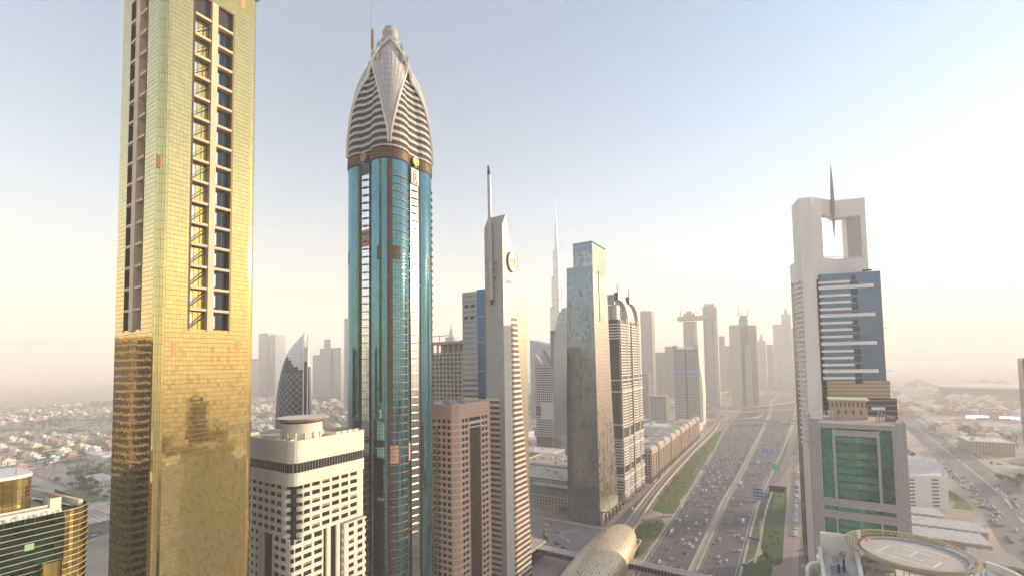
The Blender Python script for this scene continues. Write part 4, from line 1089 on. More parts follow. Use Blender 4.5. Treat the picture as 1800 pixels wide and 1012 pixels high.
_e = Vector((8.7, -5.3)).normalized(); cladface(Fr(31.6, 21.5, _e.x, _e.y), .2, 10.0, 255, 290, 7, 17, tile_grey); cladface(Fr(40.3, 16.2, 1, 0), 0, 3.6, 255, zt, 3, 25, whiter); cladface(Fr(20.6, 16.08, 1, 0), .1, 19.6, 290.5, zt, 12, 7, whiter)  # grey on the inner leg face is painted shade on white cladding
# spire
c = W2(19.9, 13.9); g = G()
prof_s = [(.08, 337), (.5, 331), (1.1, 320), (1.45, 306), (1.35, 296), (.8, 284), (.1, 272)]
g.lathe(prof_s[::-1], c[0], c[1], 10); part('spire', g, grey, t)
# body
g = G(); g.prism([W2(*p) for p in ((6, 3), (44.8, 0.6), (44.8, 32), (-9.5, 32), (-9.5, 19), (6, 19))], 0, 238.5); part('core', g, dark_blue, t)
FB = Fr(3.4, .5, 1, 0)
g = G(); g.curtain(FB, 0, 42, 153, 240.2, 28, 44, .07, .3, .0012); clad('glass_panel', g, chelsea_glass, t)
g = G(); g.fbox(FB, 0, 42, 153, 240, -6, .2); part('front_wall', g, dark_blue, t)
FR = Fr(45.4, .5, 0, 1); g = G(); g.curtain(FR, 0, 28, 120, 240.2, 18, 60, .07, .1, .0012); clad('side_panel', g, chelsea_glass, t)
for i, z in enumerate((232.9, 228.6, 222.1, 216.5, 210.9, 205.7, 199.7, 194.1, 188.5, 182.9, 176.8, 171.3, 165.7, 160.6, 155.0)):
    long_ = i in (1, 5, 9, 13); L = 36.5 if long_ else 20.5 - (0 if i else .5); th = 1.4 if long_ else 1.0
    g = G(); g.fbox(FB, -1.5, L, z - th, z + th, .3, 1.9); part('white_fin', g, whiter, t)
for z in range(150, 238, 6):                           # darker strip of windows between the fins
    g = G(); g.fbox(FB, 20.9, 26, z, z + 4.6, .35, .45) if (z // 6) % 3 else g.fbox(FB, 22, 25, z, z + 4, .35, .45); part('window', g, dark_blue, t)
for z in (228.5, 194, 160):
    g = G(); g.tube(FB.p(36, z, 1.2), FB.p(46, z + .6, 1.2), .18); part('tie_rod', g, steel, t)
_fc = Fr(0, 0, _d.x, _d.y)
g = G(); g.fbox(_fc, 1.2, 6.0, 118, 236, .1, .5); part('glass_strip', g, mat('amber_dark_glass', (.12, .10, .07), .15, .7, .3, .1), t)
g = G()
for z in range(120, 236, 4): g.fbox(_fc, 1.2, 6.0, z, z + .4, .5, .7)
part('strip_transom', g, grey, t, 'stuff')
g = G(); g.fbox(_fc, 6.3, 10.4, 100, 236, 0, 1.2); part('pilaster', g, whiter, t)
for j in range(34):
    z = 100 + j * 4.1; p = W2(-9.6, 5.5); g = G(); F = Fr(-9.5, 19, 0, -1); g.fbox(F, 3, 17.5, z, z + 1.6, 0, 1.9 + .5 * (j % 2)); part('balcony', g, whiter, t)
g = G(); g.fbox(FB, 1.5, 44, 139, 152.8, -3, .4); part('setback_wall', g, sandstone, t)
g = G()
for j in range(4): g.fbox(FB, 1.5, 44, 141 + j * 3, 141.6 + j * 3, .4, .6)
part('setback_line', g, cratescm, t, 'stuff')
g = G(); g.fbox(FB, 2, 47.5, 100, 139, -3, 1.6); part('lower_glass_wall', g, dark_blue, t)
g = G()
for j in range(10): g.fbox(FB, 2, 47.5, 101 + j * 4, 101.5 + j * 4, 1.6, 1.8)
part('transom', g, steel, t, 'stuff')
for z, a, b in ((127, 0, 9), (121, 0, 10), (130, 30, 39)):
    g = G(); g.fbox(FB, a, b, z, z + 2.2, 1.8, 3.0); part('white_fin', g, whiter, t)
g = G(); q = W2(38, 4); g.box(q[0] - 3, q[0] + 3, q[1] - .3, q[1] + .3, 241, 242.4); g.tube((q[0] + 3, q[1], 242), (q[0] + 7, q[1] - .5, 241.4), .2); part('window_cradle', g, darkgrey, t)

# ================================================================== grey framed green glass office
t = thing('green_office', (9, 380, 0), 'grey framed office block with tall emerald glass panes, below the gateway tower', 'building')
X0, X1, Y0, Y1, HT = 9., 60.4, 380., 418., 128.6
F = Face(X0, Y0, 1, 0); W = X1 - X0
g = G(); g.box(X0 + .6, X1 - .6, Y0 + 1.2, Y1 - .6, 0, HT - 4); part('core', g, blackgreen, t)
gp = G()
def gridbox(u0, u1, z0, z1, w=.0):
    n = max(1, round((u1 - u0) / 1.45)); m = max(1, round((z1 - z0) / 1.5)); gp.curtain(F, u0, u1, z0, z1, n, m, .05, w, .0006)
def frame(name, u0, u1, z0, z1, w0=-1.4, w1=-.1):
    g = G(); g.fbox(F, u0, u1, z0, z1, w0, w1); part(name, g, darkgrey, t); gridbox(u0, u1, z0, z1, w1 + .1)
gfr = [('left_frame', 0, 6.1, 0, HT), ('right_frame', 44.2, W, 0, HT), ('top_frame', 6.1, 44.2, 123.6, 127.8), ('mid_beam', 6.1, 44.2, 71.2, 76.6), ('low_beam', 6.1, 44.2, 63.2, 68.6), ('base_frame', 6.1, 44.2, 0, 44)]
for a in gfr: frame(*a)
frame('inner_post', 12.4, 14.0, 77, 123, -.9, .5); frame('inner_post', 36.2, 37.8, 76, 123, -.9, .5); frame('inner_lintel', 12.4, 37.8, 118.6, 122.6, -.9, .45)
frame('lower_post', 12.4, 13.6, 44, 63.2, -.9, .1); frame('lower_post', 36.2, 37.4, 44, 63.2, -.9, .1)
clad('stone_panel', gp, mat('silver_stone_tile', (.40, .40, .415), .5, .1, .06, .1, island=.07), t)
FE = Face(X1, Y0, 0, 1); g = G(); g.curtain(FE, 0, 38, 0, HT, 26, 84, .06, .0, .0005); g.curtain(Face(X0, Y1, 0, -1), 0, 38, 0, HT, 26, 84, .06, 0, .0005); clad('side_panel', g, tile_grey, t)
g = G(); g.box(X0 + .2, X1 - .2, Y0 + 1.4, Y1, 0, HT - .5); part('side_wall', g, grey, t)
for a, b, m in ((6.1, 12.4, green_glass), (37.8, 44.2, green_pale)):
    g = G(); n = 4; g.curtain(F, a, b, 76.6, 123.6, n, 30, .04, .15, .004, 0, pick=lambda i, j: 1 if rnd.random() < .25 else 0); clad('green_panel', g, [m, green_glass], t)
g = G(); g.fbox(F, 6.1, 44.2, 76.6, 123.6, -1.3, -.2); part('glass_wall', g, blackgreen, t)
for j in range(8):
    z0 = 78 + j * 5.1
    for a, b, m in ((14.0, 25, green_glass), (25.1, 36.2, green_pale if j % 3 else green_glass)):
        g = G(); g.hexa([F.p(a, z0, -.25), F.p(b, z0, -.2), F.p(b, z0, -1), F.p(a, z0, -1), F.p(a, z0 + 4.3, .0), F.p(b, z0 + 4.3, .05), F.p(b, z0 + 4.3, -1), F.p(a, z0 + 4.3, -1)]); part('glass_pane', g, m, t)
for z0, z1, dz in ((44, 63.2, 0), (68.6, 71.2, 0)):
    for a, b in ((6.1, 12.4), (13.6, 24.8), (25, 36.2), (37.4, 44.2)):
        g = G(); g.fbox(F, a, b, z0 + .2, z1 - .2, -1.2, -.3); part('glass_pane', g, green_glass if b < 30 else green_pale, t)
for j in range(3):
    g = G(); g.fbox(F, 13.6, 36.2, 48 + j * 4.6, 49 + j * 4.6, -.4, .2); part('floor_edge', g, blackgreen, t)
g = G(); g.fbox(F, 5, 46, 126.6, 128.2, -6, .5); part('cornice', g, pinkpale, t)
g = G(); g.box(X0 + 1, X1 - 1, Y0 + 2, Y1 - 1, HT - .5, HT - .1); part('roof', g, roofbeige, t)
g = G(); g.box(22, 43, 394, 408, HT, 141.5); part('plant_room', g, sandstone, t)
g = G(); g.box(21, 44, 393, 409, 141.5, 142.6); part('plant_roof', g, whitec, t)
for i in range(9):
    g = G(); x = 22.8 + i * 2.4; g.box(x, x + 1.0, 393.8, 394, 137, 140.4); part('plant_slot', g, brownlouvre, t)
for i in range(4):
    g = G(); x = 26 + i * 4.2; g.box(x, x + 1.3, 393.8, 394, 132, 135); part('plant_window', g, brownlouvre, t)
for i in range(6):
    g = G(); x = 11 + i * 2.4; g.box(x, x + .25, 388, 388.25, HT, HT + 6); part('lattice_post', g, whiter, t)
for j in range(3):
    g = G(); g.box(11, 23.4, 388, 388.2, HT + 1.5 + j * 2, HT + 1.75 + j * 2); part('lattice_rail', g, whiter, t)
g = G(); g.hexa([(10, 386, HT), (17, 386, HT), (17, 396, HT), (10, 396, HT), (10, 386, HT + 3), (17, 386, HT + 6), (17, 396, HT + 6), (10, 396, HT + 3)]); part('stair_hood', g, whitec, t)
for i in range(5):
    g = G(); g.tube((46 + i * 1.6, 386 + i * 2, HT), (48 + i * 1.8, 385 + i * 2, HT + 7 - i), .35); part('roof_strut', g, steel, t)
g = G(); g.box(52, 57, 388, 394, HT, HT + 2.4); part('cooling_unit', g, cratescm, t)

# ================================================================== helideck building, bottom right
t = thing('helideck_building', (28.4, 179.4, 0), 'cream rooftop with a round helideck inside a tan lattice ring, at the bottom right', 'building')
hx, hy = 28.4, 179.4
g = G(); g.prism([(4.5, 150), (52, 150), (56, 186), (47, 205), (22, 207), (9, 200), (4.5, 188)], 0, 104); part('body', g, whiter, t)
g = G(); g.prism([(5.3, 150.5), (14, 150.5), (14.5, 186), (6.5, 186.5)], 104, 105.6); part('roof_deck', g, rooflight, t)
g = G(); g.prism([(7.4, 152), (11.6, 152), (11.9, 177), (7.7, 177)], 105.6, 105.9); part('roof_grille', g, tile_grey, t)
g = G()
for i in range(12): g.box(7.5, 11.8, 152.6 + i * 2, 152.9 + i * 2, 105.9, 106.1)
part('grille_bar', g, midgrey, t, 'stuff')
g = G(); hollow(g, [(6.2, 186.8), (15.4, 187.4), (16.4, 186.2), (6.2, 185.8)], [(6.6, 186.6), (15.2, 187.1), (15.9, 186.3), (6.6, 186.1)], 104, 112.6); g.hexa([(5.8, 184.9, 104), (16, 186.4, 104), (16, 187, 104), (5.8, 185.6, 104), (5.8, 184.9, 112.6), (16, 186.4, 111.2), (16, 187, 111.2), (5.8, 185.6, 112.6)]); part('back_wall', g, whitec, t)
g = G(); g.box(5.0, 5.9, 150.5, 185, 104, 108.2); part('side_parapet', g, whitec, t)
g = G(); g.hexa([(13.2, 150, 104), (14.2, 150, 104), (15.8, 186.5, 104), (14.8, 186.5, 104), (13.2, 150, 108.5), (14.2, 150, 108.5), (15.8, 186.5, 111.5), (14.8, 186.5, 111.5)]); part('sloping_wall', g, whitec, t)
g = G()
for i in range(11):
    a0, a1 = R_(90 + i * 9), R_(90 + (i + 1) * 9)
    g.hexa([(5.6 + r * cos(a), 166 + 1.9 * r * sin(a), z) for z in (96, 107) for r, a in ((4.6, a0), (3.8, a0), (3.8, a1), (4.6, a1))])
part('curved_parapet', g, whitec, t)
for i, (x, y, r) in enumerate(((9.6, 170.5, 1.6), (11.0, 172.6, 1.3))):
    tt = thing('satellite_dish', (x, y, 105.9), ['large grey satellite dish on the cream roof', 'smaller grey satellite dish behind the large one on the cream roof'][i], 'dish')
    g = G(); ax_ = Vector((-.5, -.5, .7)).normalized(); u = ax_.cross(Z).normalized(); w = ax_.cross(u); c = Vector((x, y, 109.4 + i))
    g.loft([[c + ax_ * d + (u * cos(2 * pi * k / 18) + w * sin(2 * pi * k / 18)) * rr for k in range(18)] for rr, d in ((.1, 0), (r * .6, .2), (r, .6), (r * .98, .66), (r * .6, .27), (.1, .08))], cap=False); part('reflector', g, grey, tt)
    g = G(); g.tube((x, y, 105.9), tuple(c), .3, 8); g.tube(tuple(c), tuple(c + ax_ * 1.6), .08, 6); part('stand', g, darkgrey, tt)
g = G(); g.box(15.5, 24, 160, 178, 104, 106.4); g.box(16, 24, 178, 184, 104, 108); part('lower_roof', g, rooflight, t)
g = G(); g.box(20, 26, 159, 163, 106, 109.5); part('machine_room', g, darkgrey, t)
g = G(); g.lathe([(11.95, 110.6), (11.95, 112)], hx, hy, 48); part('helideck', g, mat('helideck_concrete', (.52, .47, .41), .85, 0, .12, .25), t)
g = G()
for i in range(48):
    a0, a1 = 2 * pi * i / 48, 2 * pi * (i + 1) / 48; g.hexa([(hx + r * cos(a), hy + r * sin(a), z) for z in (110.8, 112.5) for r, a in ((12, a0), (12.5, a0), (12.5, a1), (12, a1))])
part('helideck_kerb', g, tile_grey, t)
g = G(); A_ = R_(62); ca, sa = cos(A_), sin(A_)
def mk(u0, v0, u1, v1, w=.22, z=112.012):
    a = Vector((u0, v0)); b = Vector((u1, v1)); d = (b - a).normalized(); n = Vector((-d.y, d.x)) * w
    g.poly([(hx + p.x * ca - p.y * sa, hy + p.x * sa + p.y * ca, z) for p in (a + n, a - n, b - n, b + n)][::-1])
mk(-3, -3.6, -3, 3.6); mk(3, -3.6, 3, 3.6); mk(-3, 0, 3, 0); mk(-6.5, -6.5, -6.5, 6.5); mk(6.5, -6.5, 6.5, 0); mk(-6.5, 6.5, 2, 6.5); mk(6.5, 2, 6.5, 6.5); mk(-6.5, -6.5, 0, -6.5)
part('deck_marking', g, whitem, t)
tanlat = mat('tan_lattice', (.50, .40, .26), .6, .2)
def ringp(a, q):                                        # q 0..1 across the lattice skirt
    r = 12.7 + (1.9 + 4.6 * max(0., sin(a - R_(6))) ** 1.5 + 1.2 * max(0., -cos(a))) * q
    return Vector((hx + r * cos(a), hy + r * sin(a), 111.3 + 1.5 * sin(q * pi * .75)))
for j in range(6):
    g = G(); q = j / 5
    for i in range(72):
        a0, a1 = 2 * pi * i / 72, 2 * pi * (i + 1) / 72; p, p2, o1, o2 = ringp(a0, q), ringp(a1, q), Vector((cos(a0), sin(a0), 0)) * .2, Vector((cos(a1), sin(a1), 0)) * .2
        g.hexa([p, p2, p2 - o2, p - o1, p + Z * .2, p2 + Z * .2, p2 - o2 + Z * .2, p - o1 + Z * .2])
    part('lattice_ring', g, tanlat, t)
for i in range(72):
    a = 2 * pi * i / 72; g = G()
    for k in range(5):
        p, q = ringp(a, k / 5), ringp(a + .012, (k + 1) / 5); g.tube(tuple(p), tuple(q), .11, 4)
    part('lattice_spoke', g, tanlat, t)
g = G()
for i in range(10):
    x = 24 + i * 1.2; g.tube((x, 165.4 + i * .1, 108), (x, 165.4 + i * .1, 113), .08, 4)
for z in (109.5, 111.2, 112.9): g.tube((24, 165.4, z), (35, 166.3, z), .07, 4)
part('fence_panel', g, steel, t)
g = G(); g.tube((16.2, 186.8, 110.5), (16.2, 186.8, 114.5), .5, 8); part('flue', g, whitec, t)
g = G(); g.lathe([(.1, 110.4), (.9, 110.9), (1.1, 111.8), (.7, 112.6), (.1, 112.9)], 17.9, 186.2, 10); part('beacon', g, mat('orange_beacon', (.75, .22, .03), .4), t)
for i in range(18):
    a = R_(-150 + i * 11); g = G(); q = 13.8
    g.tube((hx + q * cos(a), hy + q * sin(a), 104), (hx + (q + 1.5) * cos(a + .05), hy + (q + 1.5) * sin(a + .05), 110.8), .14, 5); part('strut', g, steel, t)
g = G()
for i in range(16):
    a0, a1 = R_(70 - i * 7), R_(70 - (i + 1) * 7)
    g.hexa([(46 + r * 1.0 * cos(a), 188 + r * 1.5 * sin(a), z) for z in (100, 106.5) for r, a in ((8.2, a0), (9.2, a0), (9.2, a1), (8.2, a1))])
part('curved_wall', g, whitec, t)
g = G(); g.box(44, 54, 172, 196, 102, 103); part('side_terrace', g, tile_grey, t)
g = G(); g.box(43, 43.6, 178, 180, 104, 108); g.tube((44.5, 176, 104), (44.5, 176, 110), .25); part('warning_light', g, redm, t)

# ================================================================== white car-park block and low east buildings
t = thing('white_slotted_block', (109, 680, 0), 'white concrete block with slot windows, right of the grey framed office', 'building')
P = [(100, 676), (144, 697), (158, 790), (118, 790)]
g = G(); g.prism(P, 0, 36, 0, 1); part('wall', g, [whiter, rooflight], t)
g = G(); hollow(g, P, [(p[0] + (128 - p[0]) * .03, p[1] + (735 - p[1]) * .03) for p in P], 36, 37.4); part('parapet', g, whiter, t)
L = hypot(44, 21); F = Face(100, 676, 44, 21)
for j in range(8):
    z = 3.5 + j * 4.1
    for a, b in ((4, 14), (32, 39)):
        g = G(); g.fbox(F, a, b, z, z + 1.5, .05, .25); part('slot_window', g, bronze_dark, t)
F = Face(144, 697, 14, 93)
for j in range(8):
    for i in range(4):
        g = G(); g.fbox(F, 6 + i * 22, 9 + i * 22, 3.5 + j * 4.1, 5.5 + j * 4.1, .02, .2); part('window', g, bronze_dark, t)
g = G(); g.prism([(112, 730), (134, 738), (142, 775), (122, 778)], 36, 44, 0, 1); part('penthouse', g, [whiter, rooflight], t)
sheds = [(66, 120, 505, 530, 7, 'long pale roofed shed nearest the round helideck'), (70, 142, 560, 590, 6, 'long rippled shed roof in front of the slotted block'), (78, 150, 600, 628, 6, 'long tan shed roof close to the slotted block'), (70, 128, 636, 662, 7, 'low shed against the foot of the slotted block'), (122, 150, 515, 548, 5, 'grey roofed shed beside the wide avenue')]
for a, b, c, d, h, lab in sheds:
    tt = thing('shed', ((a + b) / 2, c, 0), lab, 'shed', 'sheds on the plot by the avenue'); g = G(); g.box(a, b, c, d, 0, h); part('wall', g, sandstone, tt)
    g = G(); n = int((b - a) / 6)
    for i in range(n):
        x = a + i * (b - a) / n; w = (b - a) / n; g.hexa([(x, c - 1, h), (x + w * .97, c - 1, h), (x + w * .97, d + 1, h), (x, d + 1, h), (x, c - 1, h + .5), (x + w * .97, c - 1, h + 1.5), (x + w * .97, d + 1, h + 1.5), (x, d + 1, h + .5)])
    part('roof', g, rooflight if a < 100 else roofbeige, tt)
clut = [whiter, sandstone, cratescm, grey, bluesign, rooflight, redm]
cn = ['white', 'tan', 'rusty brown', 'grey', 'blue', 'pale', 'red']
for i in range(46):
    k = rnd.randrange(7); x, y = rnd.uniform(64, 140), rnd.uniform(533, 556) if i % 2 else rnd.uniform(470, 503)
    g = G(); w, d, h = rnd.uniform(2, 5), rnd.uniform(2, 7), rnd.uniform(1.5, 4); g.box(-w / 2, w / 2, -d / 2, d / 2, 0, h); g.box(-w / 2 - .1, w / 2 + .1, -d / 2 - .1, d / 2 + .1, h, h + .15)
    o = lone('storage_container', g, clut[k], cn[k] + ' storage container on the works plot behind the helideck', 'container', (0, 0, 0), 'containers on the works plot'); o.location = (x, y, 0); o.rotation_euler.z = rnd.uniform(-.5, .5)
g = G(); ribbon(g, [(135, 400), (156, 600), (187, 800), (212, 1166), (236, 1500), (300, 2300)], [(215, 470), (216, 640), (243, 800), (262, 1166), (278, 1500), (340, 2300)], .10)
struct('avenue', g, asphalt_l)
g = G(); ribbon(g, [(168, 430), (183, 600), (213, 800), (236, 1166), (256, 1500)], [(171, 430), (186, 600), (216, 800), (239, 1166), (259, 1500)], .35, 0, .3); struct('median', g, kerbm)
lawn('grass', [(148, 705), (166, 708), (171, 740), (166, 800), (160, 800), (158, 735)], .2, grassm)
lawn('grass', [(262, 900), (270, 960), (290, 960), (285, 900)], .2, mat('verge', (.14, .15, .06), .95)); lawn('grass', [(262, 1080), (270, 1250), (276, 1250), (268, 1080)], .2, grassm)
def flatblock(x0, x1, y0, y1, h, label, wall=sandstone, roofm=rooflight, name='low_building', fl=3.6, units=4, wins=True):
    tt = thing(name, ((x0 + x1) / 2, y0, 0), label, 'building'); g = G(); g.box(x0, x1, y0, y1, 0, h); part('wall', g, wall, tt)
    g = G(); hollow(g, [(x0 - .3, y0 - .3), (x1 + .3, y0 - .3), (x1 + .3, y1 + .3), (x0 - .3, y1 + .3)], [(x0 + .3, y0 + .3), (x1 - .3, y0 + .3), (x1 - .3, y1 - .3), (x0 + .3, y1 - .3)], h - .5, h + 1.1); part('parapet', g, whiter, tt)
    g = G(); g.box(x0 + .4, x1 - .4, y0 + .4, y1 - .4, h, h + .2); part('roof', g, roofm, tt)
    for i in range(units):
        g = G(); x, y = rnd.uniform(x0 + 2, x1 - 6), rnd.uniform(y0 + 2, y1 - 6); g.box(x, x + rnd.uniform(2, 5), y, y + rnd.uniform(2, 4), h + .2, h + rnd.uniform(1.4, 3.2)); part('roof_unit', g, rnd.choice([whiter, grey, sandstone]), tt)
    if wins:
        g = G(); n = int(h / fl)
        for F, W in ((Face(x0, y0, 1, 0), x1 - x0), (Face(x1, y0, 0, 1), y1 - y0), (Face(x0, y1, 0, -1), y1 - y0)):
            m = max(1, int(W / 4))
            for j in range(n):
                for i in range(m):
                    u = W * (i + .5) / m; g.fbox(F, u - .9, u + .9, j * fl + 1.2, j * fl + 2.8, .0, .06)
        part('window', g, darkglass, tt, 'stuff')
    return tt
flatblock(262, 320, 1120, 1180, 22, 'long tan civic building beyond the avenue, below the bright screen', units=6)
flatblock(290, 350, 900, 935, 9, 'white flat roofed depot among parked cars, right edge', whiter, units=6)
flatblock(300, 380, 965, 1010, 12, 'white depot with blue trim behind the flat roofed depot, right edge', whiter, units=8)
flatblock(330, 420, 1060, 1110, 10, 'pale workshop hall behind the two white depots', whiter, units=8)
flatblock(285, 305, 820, 850, 8, 'small tan shop building at the avenue junction', units=2)
flatblock(245, 300, 690, 740, 7, 'curved lot building hidden by trees at the right edge', roofm=roofbeige, units=4)
t = thing('led_screen', (411, 1752, 0), 'long glowing pink and white stadium screen', 'screen')
for i in range(9):
    g = G(); x = 408 + i * 12; g.box(x, x + 11.6, 1752 + i * .5, 1753 + i * .5, 1, 9.5); part('screen_panel', g, [ledm, ledw, ledw][(i * 5 + i // 4) % 3], t)
g = G(); g.box(405, 520, 1757.5, 1758.5, 0, 10.5); part('screen_frame', g, grey, t)
t = thing('stadium', (700, 2600, 0), 'huge low stadium with a flat rim, faint in the haze at the right', 'stadium')
g = G(); P = [(780 + 230 * cos(2 * pi * i / 36), 2700 + 170 * sin(2 * pi * i / 36)) for i in range(36)]; g.prism(P, 0, 42); part('bowl', g, grey, t)
g = G(); Q = [(780 + 250 * cos(2 * pi * i / 36), 2700 + 185 * sin(2 * pi * i / 36)) for i in range(36)]; g.prism(Q, 42, 50); part('rim', g, rooflight, t)
g = G(); g.tube((860, 2480, 50), (940, 2480, 150), 2); part('light_mast', g, steel, t)
t = thing('scaffold_tower', (266, 900, 0), 'half built tower wrapped in scaffolding, cut by the right edge', 'tower')
g = G(); g.box(274, 311, 900, 915, 0, 164); part('core', g, grey, t)
g = G()
for j in range(48): g.fbox(Face(271, 898, 1, 0), 0, 42, j * 3.5, j * 3.5 + .5, -1, .4); g.fbox(Face(271, 918, 0, -1), 0, 20, j * 3.5, j * 3.5 + .5, 0, .4)
for i in range(22): g.fbox(Face(271, 898, 1, 0), i * 2, i * 2 + .3, 0, 168, 0, .4); g.fbox(Face(271, 918, 0, -1), min(i, 9) * 2 + .02 * i, i * 2 + .3, 0, 168, 0, .4)
part('scaffold', g, steel, t, 'stuff')

# ================================================================== supertall stepped spire in the haze
t = thing('stepped_supertall', (-838, 1743, 0), 'extremely tall stepped silver spire fading into the haze', 'skyscraper')
cx, cy = -838, 1743
tiers = [[(0, 0), (30, 620)], ]
def wing(a, steps, w):
    z0 = 0
    for L, z1 in steps:
        g = G(); d = Vector((cos(a), sin(a))); n = Vector((-d.y, d.x))
        P = [Vector((cx, cy)) - n * w, Vector((cx, cy)) + d * (L - w) - n * w] + [Vector((cx, cy)) + d * (L - w) + (d * cos(q) + n * sin(q)) * w for q in (-pi / 3, -pi / 6, 0, pi / 6, pi / 3)] + [Vector((cx, cy)) + d * (L - w) + n * w, Vector((cx, cy)) + n * w]
        g.prism([tuple(p) for p in P], z0, z1); part('wing_tier', g, burjm, t); z0 = z1 - .02
        g = G(); g.prism([tuple(Vector((cx, cy)) + (p - Vector((cx, cy))) * 1.015) for p in P], z1 - 4, z1 + 1.5); part('tier_band', g, grey, t)
wing(R_(-60), [(52, 190), (42, 330), (34, 440), (26, 560), (19, 620)], 11)
wing(R_(60), [(56, 150), (47, 270), (38, 400), (30, 500), (22, 590)], 11)
wing(R_(180), [(54, 170), (44, 260), (36, 410), (24, 540), (17, 650)], 11)
g = G(); g.lathe([(16, 0), (15, 480), (13, 600), (11, 650), (9, 655), (8, 700), (6.5, 702), (5.5, 745), (4.2, 748), (3.2, 790), (2, 793), (1.3, 840), (.5, 888)], cx, cy, 14); part('core', g, burjm, t)
g = G()
for a0, r in ((-60, 24), (60, 26), (180, 22)):
    for w in (-9, -4.5, 0, 4.5, 9):
        d = Vector((cos(R_(a0)), sin(R_(a0)))); n = Vector((-d.y, d.x)); p = Vector((cx, cy)) + d * r + n * w
        g.tube((p.x, p.y, 0), (p.x, p.y, 520), 1.2, 5)
part('fin', g, whiter, t, 'stuff')

# ================================================================== egg shaped lattice tower
t = thing('egg_tower', (-515.4, 346.4, 0), 'dark egg shaped tower with diamond lattice, white nose and twin pale ribs', 'tower', None, R_(56.1))
pr = [(0, 1.0), (60, 1.0), (105, .985), (133, .95), (150, .89), (165, .81), (176, .73), (184, .65), (192, .54), (200, .38), (206, .22), (211, .10)]
def egg(z, q, s=1.):                                    # q 0 at the rib, pi/2 at the far left
    w = interp(pr, z); return Vector((-32.5 * w * sin(q) * s, 19 - 19 * w ** .5 * cos(q) * s, z))
zs = [i * 4 for i in range(53)] + [211]; qs = [i * pi / 24 for i in range(25)]
for cap_ in (0, 1):
    g = G()
    for a in range(len(zs) - 1):
        for b in range(24):
            z0, z1 = zs[a], zs[a + 1]; isnose = z0 > 166 + 22 * sin(qs[b]) ** 1.5
            if isnose == bool(cap_): g.poly((egg(z0, qs[b + 1]), egg(z0, qs[b]), egg(z1, qs[b]), egg(z1, qs[b + 1])))
    partl('white_nose' if cap_ else 'glass_skin', g, whiter if cap_ else dark_blue, t)
g = G(); lat_m = mat('lattice_grey', (.36, .36, .40), .6)
for b in range(0, 18):
    for a in range(10, 41, 2):
        z0 = zs[a] + (4 if b % 2 else 0)
        for dq in (1, -1):
            p0, p1 = egg(z0, qs[b], 1.006), egg(z0 + 4, qs[min(24, max(0, b + dq))], 1.006)
            if z0 + 4 > 164: continue
            k = Z * .4; g.poly((p0 - k, p1 - k, p1 + k, p0 + k))
partl('diamond_lattice', g, lat_m, t, 'stuff')
g = G(); g.loft([[(3.2 + 5.2 * interp(pr, z) ** .5 * k[0], 19 + 18 * interp(pr, z) ** .5 * k[1], z) for k in ((-.6, -1), (.6, -.8), (1.1, 0), (.6, .8), (-.6, 1))] for z in zs[:44]]); partl('right_skin', g, dark_blue, t)
g = G(); g.loft([[(3.0 + 4.2 * k[0] * w, 19 + 16 * k[1] * w, z) for k in ((-.6, -1), (.6, -.8), (1.1, 0), (.6, .8), (-.6, 1))] for z, w in ((172, .86), (190, .7), (204, .35), (214, .08))]); partl('right_nose', g, whiter, t)
for x, zt_ in ((-1.0, 214), (3.6, 212)):
    g = G(); g.box(x, x + 1.2, -1.6, 4, 0, zt_); partl('rib', g, tile_warm, t)
g = G(); g.box(.2, 3.6, -.6, 3, 0, 178); partl('slot', g, dark_blue, t)
g = G(); g.box(.2, 3.6, -.8, 3, 178, 196); partl('rib_panel', g, tile_warm, t)
g = G(); g.tube((.2, -1, 196), (3.6, -1, 205), .5); g.tube((3.6, -1, 196), (.2, -1, 205), .5); partl('cross_brace', g, tile_warm, t)

# ================================================================== generic distant tower builders
def dtower(label, x0, x1, y0, y1, h, wall, glass, fl=4., mull=0, group=None, crown=None, bandh=.45, name='tower', cat='tower'):
    t = thing(name, ((x0 + x1) / 2, y0, 0), label, cat, group)
    g = G(); g.box(x0, x1, y0, y1, 0, h); part('core', g, glass, t)
    g = G(); n = int(h / fl)
    for j in range(n): g.box(x0 - .35, x1 + .35, y0 - .35, y1 + .35, j * fl, j * fl + fl * bandh)
    part('floor_band', g, wall, t, 'stuff')
    if mull:
        g = G()
        for F, W in ((Face(x0, y0, 1, 0), x1 - x0), (Face(x1, y0, 0, 1), y1 - y0)):
            m = int(W / mull)
            for i in range(m + 1): g.fbox(F, (W - .8) * i / m, (W - .8) * i / m + .9, 0, h, .3, .7)
        part('mullion', g, wall, t, 'stuff')
    g = G(); g.box(x0 - .4, x1 + .4, y0 - .4, y1 + .4, h, h + 2); part('parapet', g, wall, t)
    if crown: crown(t)
    return t
